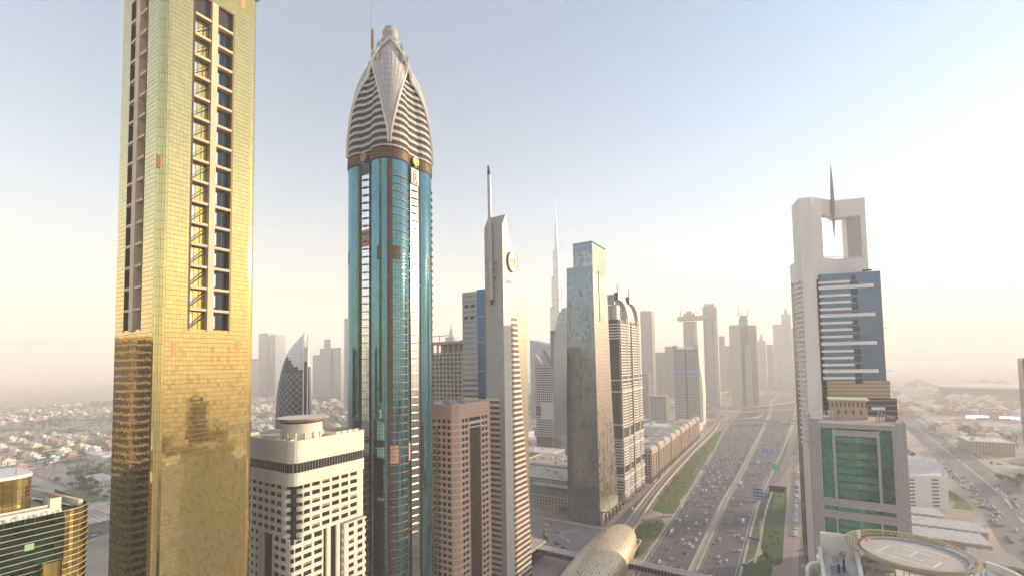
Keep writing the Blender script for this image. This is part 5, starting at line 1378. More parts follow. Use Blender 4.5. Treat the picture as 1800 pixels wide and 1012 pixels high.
# grid tower by the interchange
def cr(t):
    for x0, x1 in ((-267, -258), (-214, -205)):
        g = G(); g.box(x0, x1, 1253, 1262, 202, 214); part('corner_block', g, grey, t)
    for i in range(8):
        g = G(); x = -256 + i * 5.2; g.box(x, x + 3.5, 1256, 1260, 203.5, 208 + (i % 3)); part('roof_unit', g, rooflight, t)
    g = G(); g.box(-267, -204, 1252.2, 1253.6, 140, 149.5); part('blue_band', g, mat('pale_blue_glass', (.22, .34, .55), .3, .4), t)
    g = G(); g.box(-237.6, -235.2, 1251.8, 1253.6, 0, 202); part('centre_groove', g, darkgrey, t)
    g = G(); g.loft([[(-204, 1254, z), (-204 + w, 1257, z), (-204 + w, 1300, z), (-204, 1306, z)] for z, w in ((0, 5), (90, 7), (130, 5), (160, 2), (202, 1))]); part('side_bay', g, tile_warm, t)
dtower('grey glass tower with a fine square grid beside the curving viaduct', -267, -205, 1254, 1306, 202, mat('grid_frame', (.48, .48, .48), .6), mat('grid_glass', (.07, .09, .12), .25, .3), 4., 4.2, crown=cr, bandh=.34)
# twin towers under construction with a bridge
t = thing('bridged_towers', (-340, 1900, 0), 'pair of round towers under construction joined by a huge high beam', 'tower')
for x, h, r in ((-341, 330, 27), (-265, 384, 27)):
    g = G(); P = [(x + r * 1.0 * cos(2 * pi * i / 20), 1925 + r * .9 * sin(2 * pi * i / 20)) for i in range(20)]; g.prism(P, 0, h); part('shaft', g, grey, t)
    g = G()
    for j in range(int(h / 5)): 
        Q = [(x + (r + .8) * cos(2 * pi * i / 20), 1925 + (r * .9 + .8) * sin(2 * pi * i / 20)) for i in range(20)]; g.prism(Q, j * 5, j * 5 + 1.4)
    part('floor_band', g, rosegrey, t, 'stuff')
    g = G(); g.box(x + 14, x + 27, 1898, 1908, 0, h - 30); part('hoist_tower', g, steel, t)
g = G(); g.box(-384, -238, 1895, 1955, 336, 350); part('bridge_beam', g, steel, t)
g = G()
for i in range(18): g.box(-383 + i * 8, -381 + i * 8, 1894, 1895, 330, 352)
part('beam_truss', g, grey, t, 'stuff')
g = G(); g.box(-362, -318, 1902, 1948, 350, 362); g.box(-352, -330, 1910, 1940, 362, 372); part('roof_deck', g, steel, t)
g = G(); g.box(-284, -246, 1905, 1945, 384, 394); g.box(-292, -238, 1900, 1950, 372, 376); part('crown_deck', g, steel, t)
def crane(x, y, z0, h, jib, ang, label, tilt=.2):
    c = thing('tower_crane', (x, y, z0), label, 'crane', 'tower cranes'); g = G(); g.tube((x, y, z0), (x, y, z0 + h), 1.3, 4); part('mast', g, steel, c)
    d = Vector((cos(ang), sin(ang), tilt)); g = G(); g.tube((x, y, z0 + h * .86), tuple(Vector((x, y, z0 + h * .86)) + d * jib), 1.0, 4); g.tube((x, y, z0 + h * .86), tuple(Vector((x, y, z0 + h * .86)) - d * jib * .3), 1.2, 4); part('jib', g, steel, c)
crane(-372, 1905, 350, 28, 30, R_(75), 'tower crane leaning over the left end of the high beam', 2.6)
crane(-312, 1920, 362, 12, 40, R_(20), 'tower crane between the two bridged round towers', .9)
crane(-2030, 1500, 315, 14, 30, R_(0), 'tower crane on the hazy blue cluster left of the bullet tower', .1)
# claw-topped cluster
t = thing('claw_tower', (-152, 1930, 0), 'tall rounded tower topped by curved claws in the hazy cluster', 'tower')
g = G(); g.lathe([(20, 0), (20, 290), (17, 330), (12, 342)], -150, 1945, 16); part('shaft', g, midgrey, t)
for s, h in ((-1, 389), (1, 378), (0, 370)):
    g = G(); R2 = []
    for j in range(7):
        q = j / 6; xx = -150 + s * (11 - 2 * q + 6 * sin(pi * q)) - (4 if s == 0 else 0); w = 2.6 * (1 - q) + .3; R2.append([(xx - w, 1935, lerp(338, h, q)), (xx + w, 1935, lerp(338, h, q)), (xx + w, 1939, lerp(338, h, q)), (xx - w, 1939, lerp(338, h, q))])
    g.loft(R2); part('claw', g, steel, t)
D = [('slab tower with a slanted pale side, left of the claw-topped tower', -198, -160, 1900, 1940, 304, grey, rosegrey),
     ('thin dark tower just right of the claw-topped tower', -137, -109, 1905, 1950, 301, midgrey, hazeblue),
     ('shorter tower standing against the foot of the claw-topped tower', -146, -128, 1890, 1900, 225, rosegrey, hazeblue),
     ('round topped glass tower alone behind the arched towers', -561, -512, 2000, 2045, 388, grey, hazeblue),
     ('blocky hazy building left of the bridged towers', -556, -517, 2200, 2240, 215, grey, hazeblue),
     ('wider hazy building behind the grid tower', -516, -460, 2240, 2290, 243, grey, hazeblue),
     ('small square tower near the flyovers, left of the grid tower', -393, -374, 1400, 1430, 135, grey, hazeblue),
     ('low wide office left of the grid tower', -352, -308, 1330, 1370, 72, grey, hazeblue),
     ('faint tower behind the right bridged tower', -322, -298, 2600, 2650, 300, grey, hazeblue),
     ('faint low tower beside the right bridged tower', -297, -262, 2650, 2700, 250, grey, hazeblue),
     ('faint tower with a pointed top in the far haze', -166, -126, 3000, 3050, 282, grey, hazeblue),
     ('faint lower tower in the far haze', -124, -91, 3100, 3150, 262, grey, hazeblue),
     ('straight faint tower left of the tallest far pair', -85, -43, 3000, 3050, 374, grey, hazeblue),
     ('tallest faint tower in the far haze above the highway', -41, 5, 3020, 3080, 430, grey, hazeblue),
     ('faint tower right of the tallest far tower', 7, 50, 3040, 3090, 352, grey, hazeblue),
     ('faint stub of a tower touching the gateway tower', 52, 84, 3200, 3260, 290, grey, hazeblue),
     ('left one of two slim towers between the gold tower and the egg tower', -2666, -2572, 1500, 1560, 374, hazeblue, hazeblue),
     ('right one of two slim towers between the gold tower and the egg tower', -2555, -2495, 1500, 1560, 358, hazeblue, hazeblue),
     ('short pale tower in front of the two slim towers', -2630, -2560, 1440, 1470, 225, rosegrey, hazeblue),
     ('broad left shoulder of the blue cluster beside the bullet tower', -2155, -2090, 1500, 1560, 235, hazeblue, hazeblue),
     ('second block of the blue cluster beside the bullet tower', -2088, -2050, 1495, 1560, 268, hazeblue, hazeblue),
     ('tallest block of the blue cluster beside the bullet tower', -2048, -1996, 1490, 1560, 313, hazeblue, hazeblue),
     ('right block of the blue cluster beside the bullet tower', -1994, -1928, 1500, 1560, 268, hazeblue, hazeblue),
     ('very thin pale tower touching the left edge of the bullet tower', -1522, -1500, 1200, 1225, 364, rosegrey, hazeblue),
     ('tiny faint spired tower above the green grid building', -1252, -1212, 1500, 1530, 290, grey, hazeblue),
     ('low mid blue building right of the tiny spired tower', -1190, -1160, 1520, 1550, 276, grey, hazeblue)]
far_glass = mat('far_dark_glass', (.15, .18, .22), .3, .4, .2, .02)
for i, (lab, x0, x1, y0, y1, h, w, gl) in enumerate(D):
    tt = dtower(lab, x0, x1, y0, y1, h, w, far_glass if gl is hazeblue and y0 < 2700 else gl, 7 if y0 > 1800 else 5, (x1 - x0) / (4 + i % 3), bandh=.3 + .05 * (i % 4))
    if 'pointed' in lab or 'spired' in lab or 'tallest faint' in lab:
        g = G(); cx_, cy_ = (x0 + x1) / 2, (y0 + y1) / 2; g.lathe([((x1 - x0) * .3, h), ((x1 - x0) * .2, h + 22), (3, h + 40), (.4, h + 70 if 'spired' in lab else h + 46)], cx_, cy_, 8); part('spire', g, grey, tt)
    if 'round topped' in lab:
        g = G(); g.loft([[(x0, y0, 390), (x1, y0, 390), (x1, y1, 390), (x0, y1, 390)], [(x0 + 3, y0, 398), (x1 - 2, y0, 394), (x1 - 2, y1, 394), (x0 + 3, y1, 398)]]); part('sloping_cap', g, grey, tt)
# towers behind the striped hotel and the slab tower
t = thing('spotted_tower', (-415, 800, 0), 'dark tower with rows of bright square windows and two sail-like peaks', 'tower')
g = G(); g.loft([[(-437, 800, z), (-388, 800, z), (-388, 845, z), (-437, 845, z)] for z in (0, 168)]); part('core', g, darkgrey, t)
for x0, x1, h in ((-437, -421, 190), (-420, -402, 200)):
    g = G(); g.poly([(x0, 799.5, 166), (x1, 799.5, 166), (x0, 799.5, h)]); g.poly([(x0, 812, h), (x1, 812, 166), (x0, 812, 166)]); g.poly([(x0, 799.5, h), (x1, 799.5, 166), (x1, 812, 166), (x0, 812, h)]); g.poly([(x0, 799.5, 166), (x0, 799.5, h), (x0, 812, h), (x0, 812, 166)]); part('sail', g, midgrey, t)
g = G()
for j in range(30):
    for i in range(11):
        x = -436 + i * 4.4; z = 165 - j * 4.6
        if z < 30 or (z < 90 and z > 70): continue
        g.box(x, x + 2.0, 799.6, 800.1, z - 2.2, z)
part('bright_window', g, whiter, t, 'stuff')
g = G(); g.box(-425, -396, 799, 800.1, 62, 96); part('blank_panel', g, rosegrey, t)
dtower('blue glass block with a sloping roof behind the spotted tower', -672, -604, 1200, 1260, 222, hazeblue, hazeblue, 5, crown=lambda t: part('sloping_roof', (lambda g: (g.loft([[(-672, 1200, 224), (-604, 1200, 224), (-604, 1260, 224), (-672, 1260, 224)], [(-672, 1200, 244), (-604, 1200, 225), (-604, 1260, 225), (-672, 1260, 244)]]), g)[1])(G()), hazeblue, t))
t = dtower('tall dark framed tower between the spotted tower and the slab tower', -402, -391, 800, 830, 234, midgrey, darkgrey, 5)
t = thing('curved_sail_tower', (-380, 760, 0), 'pale blue tower with a curved sloping crown, left of the slab tower', 'tower')
g = G(); g.loft([[(a, 790, z), (-356, 790, z), (-356, 830, z), (a, 830, z)] for z, a in ((0, -392), (150, -392), (200, -390), (235, -386), (262, -380), (277, -370))]); part('core', g, bluetower_glass, t)
g = G()
for z in range(232, 276, 6): g.box(interp([(232, -386), (262, -380), (277, -370)], z) - .6, -356, 789, 790, z, z + 1.6)
part('crown_louvre', g, rosegrey, t, 'stuff')
g = G(); g.box(-364, -360, 788, 790, 0, 277); part('pale_fin', g, rosegrey, t)
# mid-rise offices seen between the striped hotel and the slab tower
flatblock(-300, -226, 485, 530, 36, 'grey ribbed office with louvred flat roof, left of the slab tower', grey, roofbeige, units=9)
flatblock(-330, -262, 560, 620, 34, 'pale office behind the ribbed office, with rows of roof plant', rosegrey, roofbeige, units=12)
flatblock(-300, -216, 540, 600, 26, 'low grey office tucked behind the slab tower', grey, roofbeige, units=8)
flatblock(-420, -350, 700, 745, 18, 'tan block with a bright flat roof farther back', sandstone, rooflight, units=6)
flatblock(-470, -400, 830, 880, 14, 'low white podium at the foot of the spotted tower', whiter, roofbeige, units=6)
flatblock(-262, -222, 640, 700, 22, 'tan low-rise behind the arched towers', sandstone, roofbeige, units=6)
flatblock(-300, -226, 1060, 1120, 24, 'white stepped office behind the pink apartment row', whiter, rooflight, units=8)
flatblock(-222, -186, 1120, 1170, 26, 'white block with a square doorway at the end of the pink row', whiter, rooflight, units=3)
for i in range(20):
    x, y = rnd.uniform(-700, -250), rnd.uniform(700, 1250)
    if -450 < x < -350 and 740 < y < 900: continue
    flatblock(x, x + rnd.uniform(28, 60), y, y + rnd.uniform(25, 50), rnd.uniform(8, 22), rnd.choice(['tan', 'white', 'grey', 'pale']) + ' low block with cluttered roof in the quarter behind the slab tower', rnd.choice([sandstone, whiter, grey]), rnd.choice([rooflight, roofbeige]), units=3)['group'] = 'low blocks behind the towers'
# row of pink low-rise apartment blocks with bay towers
names = ['nearest', 'second', 'third', 'fourth', 'fifth']
for i in range(5):
    y0 = 655 + i * 88; X = -173 - i * 1.6; pk = [sandstone, sandstone, sandstone_p, sandstone_p, sandstone][i]; h = 45
    t = thing('apartment_block', (X, y0, 0), names[i] + ' block of the sandstone apartment row along the service road', 'building', 'sandstone apartment blocks in a row')
    g = G(); g.box(X - 44, X - 12, y0, y0 + 78, 0, h - 5); part('rear_wall', g, pk, t)
    g = G(); g.box(X - 12, X - 6, y0 + 2, y0 + 76, 0, h - 8); part('recess_wall', g, midgrey, t)
    for k in range(2):
        ya = y0 + k * 44
        g = G(); g.box(X - 12, X, ya, ya + 32, 0, h); part('bay_tower', g, pk, t)
        g = G(); g.hexa([(X - 13, ya - 1, h), (X + 1, ya - 1, h), (X + 1, ya + 33, h), (X - 13, ya + 33, h), (X - 9, ya + 3, h + 4.5), (X - 3, ya + 3, h + 4.5), (X - 3, ya + 29, h + 4.5), (X - 9, ya + 29, h + 4.5)]); part('hip_roof', g, roofbeige, t)
        g = G(); g.box(X - 12.6, X + .6, ya - .6, ya + 32.6, h - 4, h - 3); g.box(X - 12.6, X + .6, ya - .6, ya + 32.6, 9, 10); part('cornice', g, rooflight, t)
        g = G(); F = Face(X, ya, 0, 1); F2 = Face(X - 12, ya, 1, 0)
        for j in range(10):
            for u in (3, 9, 14.5, 20, 26): g.fbox(F, u, u + 3, 2.4 + j * 3.9, 4.6 + j * 3.9, 0, .12)
            for u in (1.5, 6.5): g.fbox(F2, u, u + 3, 2.4 + j * 3.9, 4.6 + j * 3.9, 0, .12)
        part('window', g, darkglass, t, 'stuff')
        for u in (7.4, 23.2):
            g = G(); g.fbox(F, u, u + 1.0, 10, h - 4, .12, .9); part('pilaster', g, pk, t)
    g = G()
    for q in range(9):
        x, y = X - 40 + rnd.random() * 24, y0 + 4 + rnd.random() * 66; g.box(x, x + 4, y, y + 5, h - 5, h - 2.5 - rnd.random())
    part('roof_unit', g, rooflight, t, 'stuff')
    g = G(); g.box(X - 43.5, X - 12.5, y0 + .5, y0 + 77.5, h - 5, h - 4.8); part('roof', g, roofbeige, t)

# ================================================================== signs and gantries
def sign(x, y, z0, w, h, m, label, posts=1, cat='sign', lines=3, az=0., name='road_sign'):
    t = thing(name, (x, y, 0), label, cat); g = G(); g.box(x - w / 2, x + w / 2, y, y + .35, z0, z0 + h); brd = part('board', g, m, t)
    if lines:
        g = G()
        for i in range(lines):
            zz = z0 + h * (i + .6) / (lines + .4); 
            for a, b in ((-.4, -.05), (.02, .36)): g.box(x + w * a, x + w * b, y - .05, y, zz - h * .05, zz + h * .05)
        part('legend', g, whitem, brd)
    for k in range(posts):
        g = G(); xx = x if posts == 1 else x - w * .45 + k * w * .9 / (posts - 1); g.tube((xx, y + .6, 0), (xx, y + .6, z0 + h), .3, 6); part('post', g, steel, t)
    return t
sign(-43, 926, 8, 17, 6.5, bluesign, 'wide blue direction sign over the right carriageway', 2)
sign(-27, 799, 6, 9, 8, greensign, 'green direction sign on the grass wedge by the slip road', 1)
sign(-39.5, 606, 9, 9.5, 13, bluesign, 'tall blue billboard nearest the camera at the road edge', 1)
sign(-22, 656, 8, 17, 7, darkgrey, 'dark backed gantry board standing over the dark groundcover', 2, lines=0)
sign(-122, 734, 9, 16, 8, rosegrey, 'pale billboard beside the viaduct on the long lawn', 2, 'billboard', lines=2)
sign(-37, 492, 1.2, 9, 2.2, bluesign, 'low blue board on the lawn edge', 2, lines=0)
sign(-39, 426, 1.2, 5, 2.2, bluesign, 'small blue board at the bottom of the lawn', 2, lines=0)
sign(-55, 1372, 10, 44, 4.5, greensign, 'long green gantry sign on the first flyover', 2, lines=1)
sign(-4, 1420, 10, 18, 4, greensign, 'faint short green gantry sign on the first flyover', 2, lines=1)
sign(282, 1229, 10, 18, 4.5, greensign, 'green gantry sign above the avenue, far', 2, lines=1)
sign(214, 700, 12, 15, 5.5, greensign, 'green sign on a curved arm over the avenue, right edge', 1, lines=2)
landmarks = [(450, 'by the gold station shell'), (540, 'near the loop ramp'), (640, 'beside the tall blue billboard'), (760, 'beside the pale billboard'), (880, 'near the green direction sign'), (1000, 'just past the wide blue sign'), (1180, 'short of the interchange'), (9999, 'close to the first flyover')]
lamp = None
for i in range(22):
    y = 420 + i * 42; x = xat(MC, y); t = thing('street_lamp', (x, y, 0), 'double armed street lamp in the highway median, ' + next(l for d, l in landmarks if y < d), 'street lamp', 'street lamps along the median')
    if lamp is None:
        g = G(); g.tube((0, 0, 1), (0, 0, 13), .16, 6, 0, .09); a = g.mesh('post', steel); g = G(); g.tube((-3, 0, 13.4), (0, 0, 12.9), .08, 4); g.tube((0, 0, 12.9), (3, 0, 13.4), .08, 4); b = g.mesh('arm', steel); g = G(); g.box(-3.7, -2.8, -.2, .2, 13.3, 13.5); c = g.mesh('lamp_head', rooflight); lamp = (a, b, c)
    obj('post', lamp[0], t); am = obj('arm', lamp[1], t); obj('lamp_head', lamp[2], am); o = obj('lamp_head', lamp[2], am); o.location.x = 6.5

# ================================================================== vehicles
def car_mesh(kind, paintm):
    g = G()
    L, W, H = {'saloon': (4.7, 1.85, 1.45), 'suv': (4.9, 1.95, 1.8), 'van': (5.2, 1.95, 2.1), 'bus': (11.5, 2.5, 3.1), 'pickup': (5.2, 1.9, 1.7)}[kind]
    prof = {'saloon': [(0, .75), (.02, .85), (.25, .95), (.38, 1.42), (.68, 1.45), (.85, 1.05), (1, .95)], 'suv': [(0, .8), (.02, 1.0), (.22, 1.1), (.33, 1.72), (.9, 1.8), (.98, 1.1), (1, 1.0)],
            'van': [(0, .8), (.03, 1.1), (.15, 1.3), (.27, 2.0), (.95, 2.1), (1, 1.9)], 'bus': [(0, .8), (.01, 2.8), (.04, 3.1), (.97, 3.1), (1, 2.8)], 'pickup': [(0, .8), (.02, .95), (.25, 1.05), (.36, 1.65), (.58, 1.68), (.62, 1.05), (1, 1.05)]}[kind]
    rings = []
    for q, h in prof:
        y = -L / 2 + q * L; wd = W / 2; sh = min(h, 1.0); ww = wd if h <= 1.1 else wd * .84
        rings.append([(-wd, y, .32), (wd, y, .32), (wd, y, sh), (ww, y, h), (-ww, y, h), (-wd, y, sh)])
    g.loft([r[::-1] for r in rings] if False else rings, 0)
    hi = [i for i, (q, h) in enumerate(prof) if h > 1.3]
    if hi:
        a, b = hi[0], hi[-1]; ya, yb = -L / 2 + prof[a][0] * L, -L / 2 + prof[b][0] * L; H2 = prof[a][1]
        for s in (-1, 1): g.poly([(s * (W / 2 * .86 + .03), ya + .1, H2 - .08), (s * (W / 2 * .97 + .02), ya - .1, 1.06), (s * (W / 2 * .97 + .02), yb + .1, 1.06), (s * (W / 2 * .86 + .03), yb - .1, H2 - .08)][::s], 1)
        (q0, h0), (q1, h1) = prof[a - 1], prof[a]; y0, y1 = -L / 2 + q0 * L, -L / 2 + q1 * L
        g.poly([(-W * .4, y0 + .05, h0 + .04), (W * .4, y0 + .05, h0 + .04), (W * .38, y1 - .03, h1 - .02), (-W * .38, y1 - .03, h1 - .02)], 1)
        if b + 1 < len(prof):
            (q0, h0), (q1, h1) = prof[b], prof[b + 1]; y0, y1 = -L / 2 + q0 * L, -L / 2 + q1 * L
            g.poly([(-W * .38, y0 + .05, h0 + .0), (W * .38, y0 + .05, h0 + .0), (W * .4, y1 - .03, h1 + .06), (-W * .4, y1 - .03, h1 + .06)], 1)
    for sx in (-1, 1):
        for yy in (-L * .31, L * .31):
            g.tube((sx * W * .5 - sx * .2, yy, .33), (sx * W * .5 + sx * .02, yy, .33), .33, 8, 2)
    return g.mesh('vehicle', [paintm, carglass, tyre])
paints = {'white': ((.78, .78, .76), 0), 'silver': ((.5, .51, .52), .5), 'black': ((.03, .03, .035), .1), 'grey': ((.16, .165, .17), .3), 'red': ((.42, .03, .025), 0), 'blue': ((.04, .10, .28), .1), 'gold': ((.45, .35, .2), .3), 'yellow': ((.80, .52, .04), 0), 'brown': ((.18, .10, .06), .1)}
pm_ = {k: mat(k + '_car_paint', c, .25, mt, .02) for k, (c, mt) in paints.items()}
cars = {}
def car(kind, col):
    if (kind, col) not in cars: cars[(kind, col)] = car_mesh(kind, pm_[col])
    return cars[(kind, col)]
spots = []
rc = random.Random(11)
ordn = ['outermost', 'second', 'third', 'fourth', 'fifth', 'sixth', 'seventh', 'innermost']
def colpick(): return rc.choices(list(paints), [40, 17, 12, 12, 4, 4, 4, 3, 3])[0]
for side in (-1, 1):
    n = NL if side < 0 else 7
    for k in range(n):
        y = 372 + rc.random() * 30
        while y < 1600:
            x = (lane_x(side, k, y) + lane_x(side, k + 1, y)) / 2
            h = atan2(lane_x(side, k, y + 20) - lane_x(side, k, y), 20)
            spots.append((x + rc.uniform(-.35, .35), y, .12, -h + (pi if side > 0 else 0), side, k))
            base = (17 if 560 < y < 900 else 29) if side < 0 else (42 if y < 800 else 28)
            if side < 0 and k < 2: base *= 1.5
            y += base * rc.uniform(.55, 2.4)
road_cars = sorted(spots, key=lambda s: s[1]); ind, rest = road_cars[:210], road_cars[210:]
for x, y, z, rz, side, k in ind:
    kind = rc.choices(['saloon', 'suv', 'van', 'bus', 'pickup'], [55, 30, 8, 2, 5])[0]; col = colpick()
    if kind == 'bus': col = 'white'
    lm = next(l for d, l in landmarks if y < d)
    lane = (ordn[k] if k < 7 else 'innermost') if side < 0 else (['innermost', 'second', 'third', 'fourth', 'fifth', 'sixth', 'outermost'][k])
    o = obj('car' if kind != 'bus' else 'bus', car(kind, col), None, (x, y, z), rz)
    kn = {'saloon': 'saloon car', 'suv': 'off-roader', 'van': 'van', 'bus': 'bus', 'pickup': 'pickup'}[kind]
    tag(o, '%s %s, %s lane of %s carriageway, %s' % (col, kn, lane, 'left' if side < 0 else 'right', lm), {'saloon': 'car', 'suv': 'car', 'van': 'van', 'bus': 'bus', 'pickup': 'car'}[kind], 'vehicles on the highway')
def mass(name, items, label, cat):                     # the many farther ones, one object
    vs, fs, ms = [], [], []; mats = []
    for me, x, y, z, rz, s in items:
        off = len(vs); c, q = cos(rz), sin(rz)
        for v in me.vertices: vs.append((x + s * (v.co.x * c - v.co.y * q), y + s * (v.co.x * q + v.co.y * c), z + s * v.co.z))
        mi = []
        for mm in me.materials:
            if mm not in mats: mats.append(mm)
            mi.append(mats.index(mm))
        for p in me.polygons: fs.append([off + i for i in p.vertices]); ms.append(mi[p.material_index])
    me = bpy.data.meshes.new(name); me.from_pydata(vs, [], fs)
    for mm in mats: me.materials.append(mm)
    me.polygons.foreach_set('material_index', ms); me.update(); return tag(obj(name, me), label, cat, None, 'stuff')
far = [(car(rc.choice(['saloon', 'suv']), colpick()), x, y, z, rz, 1.0) for x, y, z, rz, s, k in rest]
# parked along the east service road, in the lot, along the west service road
parked = []
for i in range(96):
    y = 525 + i * 3.2; x = -4.5 + (y - 520) * .017
    if rc.random() < .92: parked.append((x + rc.uniform(-.3, .3), y, .13, R_(88), 'parked side by side right of the lawn'))
for i in range(50):
    y = 430 + i * 6.0; x = 13.5 + (y - 430) * .012
    if rc.random() < .8: parked.append((x, y, .13, R_(rc.uniform(-4, 4)), 'parked nose to tail at the foot of the grey framed office'))
for i in range(60):
    y = 660 + i * 7.2; x = -171.3 - (y - 660) * .01 + 1.5
    if rc.random() < .85: parked.append((x, y, .13, R_(rc.uniform(-4, 4)), 'parked along the sandstone apartment row'))
lot = [(-219, 385), (-214, 388), (-224, 392), (-209, 398), (-213, 404), (-216, 409), (-219, 414), (-222, 420), (-205, 385), (-198, 380), (-194, 384), (-200, 400), (-196, 395), (-190, 405), (-208, 421), (-186, 388), (-183, 385), (-199, 412), (-228, 436), (-226, 442)]
for x, y in lot: parked.append((x, y, .14, R_(rc.choice([72, 75, 252, 78])), 'parked in the open lot in front of the slab tower'))
for i in range(14): parked.append((xat(east, 380 + i * 60) + rc.choice([-2, 2]), 380 + i * 60 + rc.uniform(-15, 15), .14, 0, 'driving on the service road right of the lawn'))
for i in range(8): parked.append((-161 + rc.choice([-3, 1]), 470 + i * 60, .12, 0, 'driving on the service road under the viaduct'))
parked.sort(key=lambda p: 0 if 'lot' in p[4] or 'driving' in p[4] else p[1])
for i, (x, y, z, rz, where) in enumerate(parked):
    kind, col = rc.choices(['saloon', 'suv', 'van'], [60, 34, 6])[0], colpick()
    if i < 90:
        kn = {'saloon': 'saloon car', 'suv': 'off-roader', 'van': 'van'}[kind]; sp_ = int(y // 12)
        tag(obj('car', car(kind, col), None, (x, y, z), rz), '%s %s %s' % (col, kn, where), 'car', 'cars by the service roads and lot')
    else: far.append((car(kind, col), x, y, z, rz, 1.0))
for i in range(300):                                   # queue and traffic on the avenue
    y = rc.uniform(560, 1500); q = (y - 400) / 1100; x = lerp(142, 236, q) + rc.choice([6, 10, 14, 18, 34, 40, 46])
    if 860 < y < 1200 and rc.random() < .6: x = lerp(142, 236, q) + rc.choice([6, 10])
    far.append((car(rc.choice(['saloon', 'suv', 'van']), colpick()), x, y, .12, R_(-5), 1.0))
for i in range(170):
    far.append((car(rc.choice(['saloon', 'suv']), colpick()), rc.uniform(262, 420), rc.choice([868, 876, 890, 945, 952, 1025, 1033, 1040, 1140, 1190, 1200]) + rc.uniform(-1, 1), .05, R_(rc.choice([0, 2, 180])), 1.0))
for i in range(260): far.append((car('saloon', colpick()), rc.uniform(-2000, -760), 236 + rc.randrange(8) * 168 + rc.uniform(0, 10), .1, R_(90), 1.0))
for i in range(60): far.append((car('saloon', colpick()), rc.uniform(-690, -600), rc.uniform(100, 330), .2, R_(15), 1.0))
mass('distant_traffic', far, 'distant cars as specks on the far highway, avenue and parking rows', 'traffic')

# ================================================================== trees
def tree_mesh(seed, palm=False, n=170, m=leafm):
    r = random.Random(seed); g = G()
    if palm:
        g.tube((0, 0, 0), (.3, 0, 7), .28, 6, 1, .18)
        for i in range(14):
            a = 2 * pi * i / 14 + r.random() * .3; R0 = Vector((.3, 0, 7)); d = Vector((cos(a), sin(a), 0)); w = Vector((-sin(a), cos(a), 0)) * .35
            pts = [R0 + d * s + Z * (1.0 * s - .42 * s * s) for s in (0, .9, 1.8, 2.7, 3.2)]
            for p, q in zip(pts, pts[1:]): g.poly((p - w, q - w * .8, q, p)); g.poly((p, q, q + w * .8, p + w))
        return g.mesh('crown', [m, barkm])
    g.tube((0, 0, 0), (.2, .1, 2.4), .3, 6, 1, .2)
    lobes = [(Vector((r.uniform(-1.9, 1.9), r.uniform(-1.9, 1.9), r.uniform(3.2, 5.4))), r.uniform(1.1, 1.9)) for _ in range(8)]
    for c, _ in lobes[:5]: g.tube((.2, .1, 2.2), tuple(c), .14, 5, 1, .05)
    for i in range(n):
        c, R = lobes[r.randrange(8)]; d = Vector((r.gauss(0, 1), r.gauss(0, 1), r.gauss(0, .75))).normalized(); p = c + d * R * r.uniform(.55, 1.08); s = r.uniform(.28, .6)
        u = Vector((r.gauss(0, 1), r.gauss(0, 1), r.gauss(0, 1))).normalized(); v = u.cross(d).normalized() if abs(u.dot(d)) < .95 else Vector((1, 0, 0)); u = v.cross((d + Vector((r.gauss(0, .4), r.gauss(0, .4), r.gauss(0, .4)))).normalized())
        g.poly((p - u * s, p + v * s * .8, p + u * s, p - v * s * .8))
    return g.mesh('crown', [m, barkm])
TM = [tree_mesh(i, False, 170, leafm if i % 2 else leafd) for i in range(5)] + [tree_mesh(9, True)]
TL = [tree_mesh(20 + i, False, 46, leafd) for i in range(3)]
rt = random.Random(21); trees = []
def sector(x, y):
    a = math.degrees(atan2(-x, y)); d = hypot(x, y)
    c = 'at the left frame edge' if a > 78.3 else ('over the dark green block' if a > 76 else ('left of the gold tower' if a > 70 else ('hidden behind the gold tower' if a > 61.5 else ('between gold tower and egg tower' if a > 58 else 'between egg tower and bullet tower'))))
    r = ['nearest row', 'second row', 'third row', 'fourth row', 'fifth row', 'sixth row', 'seventh row', 'farthest row'][min(7, max(0, int((d - 750) / 110)))]
    return r, c
def put(x, y, s, where, palm=False): trees.append((x, y, s, where, palm))
# suburb left: density falls off in clumps
clumps = [(rt.uniform(-3000, -720), rt.uniform(180, 2200)) for _ in range(190)]
def insub(x, y): return x < -660 and y < 2600 and not (-760 < x < -640 and y < 500)
for cxx, cyy in clumps:
    for _ in range(rt.randint(5, 14)):
        x, y = cxx + rt.gauss(0, 45), cyy + rt.gauss(0, 45)
        if insub(x, y): put(x, y, rt.uniform(1.5, 2.9), 'in the villa suburb far left')
for _ in range(1300):
    x, y = rt.uniform(-3200, -720), rt.uniform(160, 2300)
    if insub(x, y): put(x, y, rt.uniform(1.2, 2.2), 'in the villa suburb far left')
for i in range(26): put(-780 - i * 12 + rt.uniform(-8, 8), 225 + i * 3 + rt.uniform(-12, 12), rt.uniform(1.3, 2.1), 'along the school wall in the near suburb')
for i in range(16): put(rt.uniform(-236, -216), rt.uniform(478, 484), .9, 'in the courtyard under the skybridge')
for i in range(20): put(rt.uniform(-232, -200), rt.uniform(318, 334), rt.uniform(.7, 1.1), 'beside the entrance pavilion')
for i in range(14): put(rt.uniform(-640, -250), rt.uniform(690, 1250), rt.uniform(.9, 1.5), 'among the low blocks behind the slab tower')
for i in range(26): put(rt.uniform(176, 262), rt.uniform(420, 900) if i > 12 else rt.uniform(760, 900), rt.uniform(1.0, 1.7), 'beside the avenue') if False else put(rt.uniform(225, 262), rt.uniform(640, 900), rt.uniform(1.0, 1.7), 'beside the avenue at the right')
for i in range(60): put(rt.uniform(300, 560), rt.uniform(1240, 1420), rt.uniform(1.4, 2.6), 'in the dark grove beyond the civic building')
for i in range(150): put(rt.uniform(300, 900), rt.uniform(760, 1480), rt.uniform(1.2, 2.2), 'among the low buildings right of the avenue')
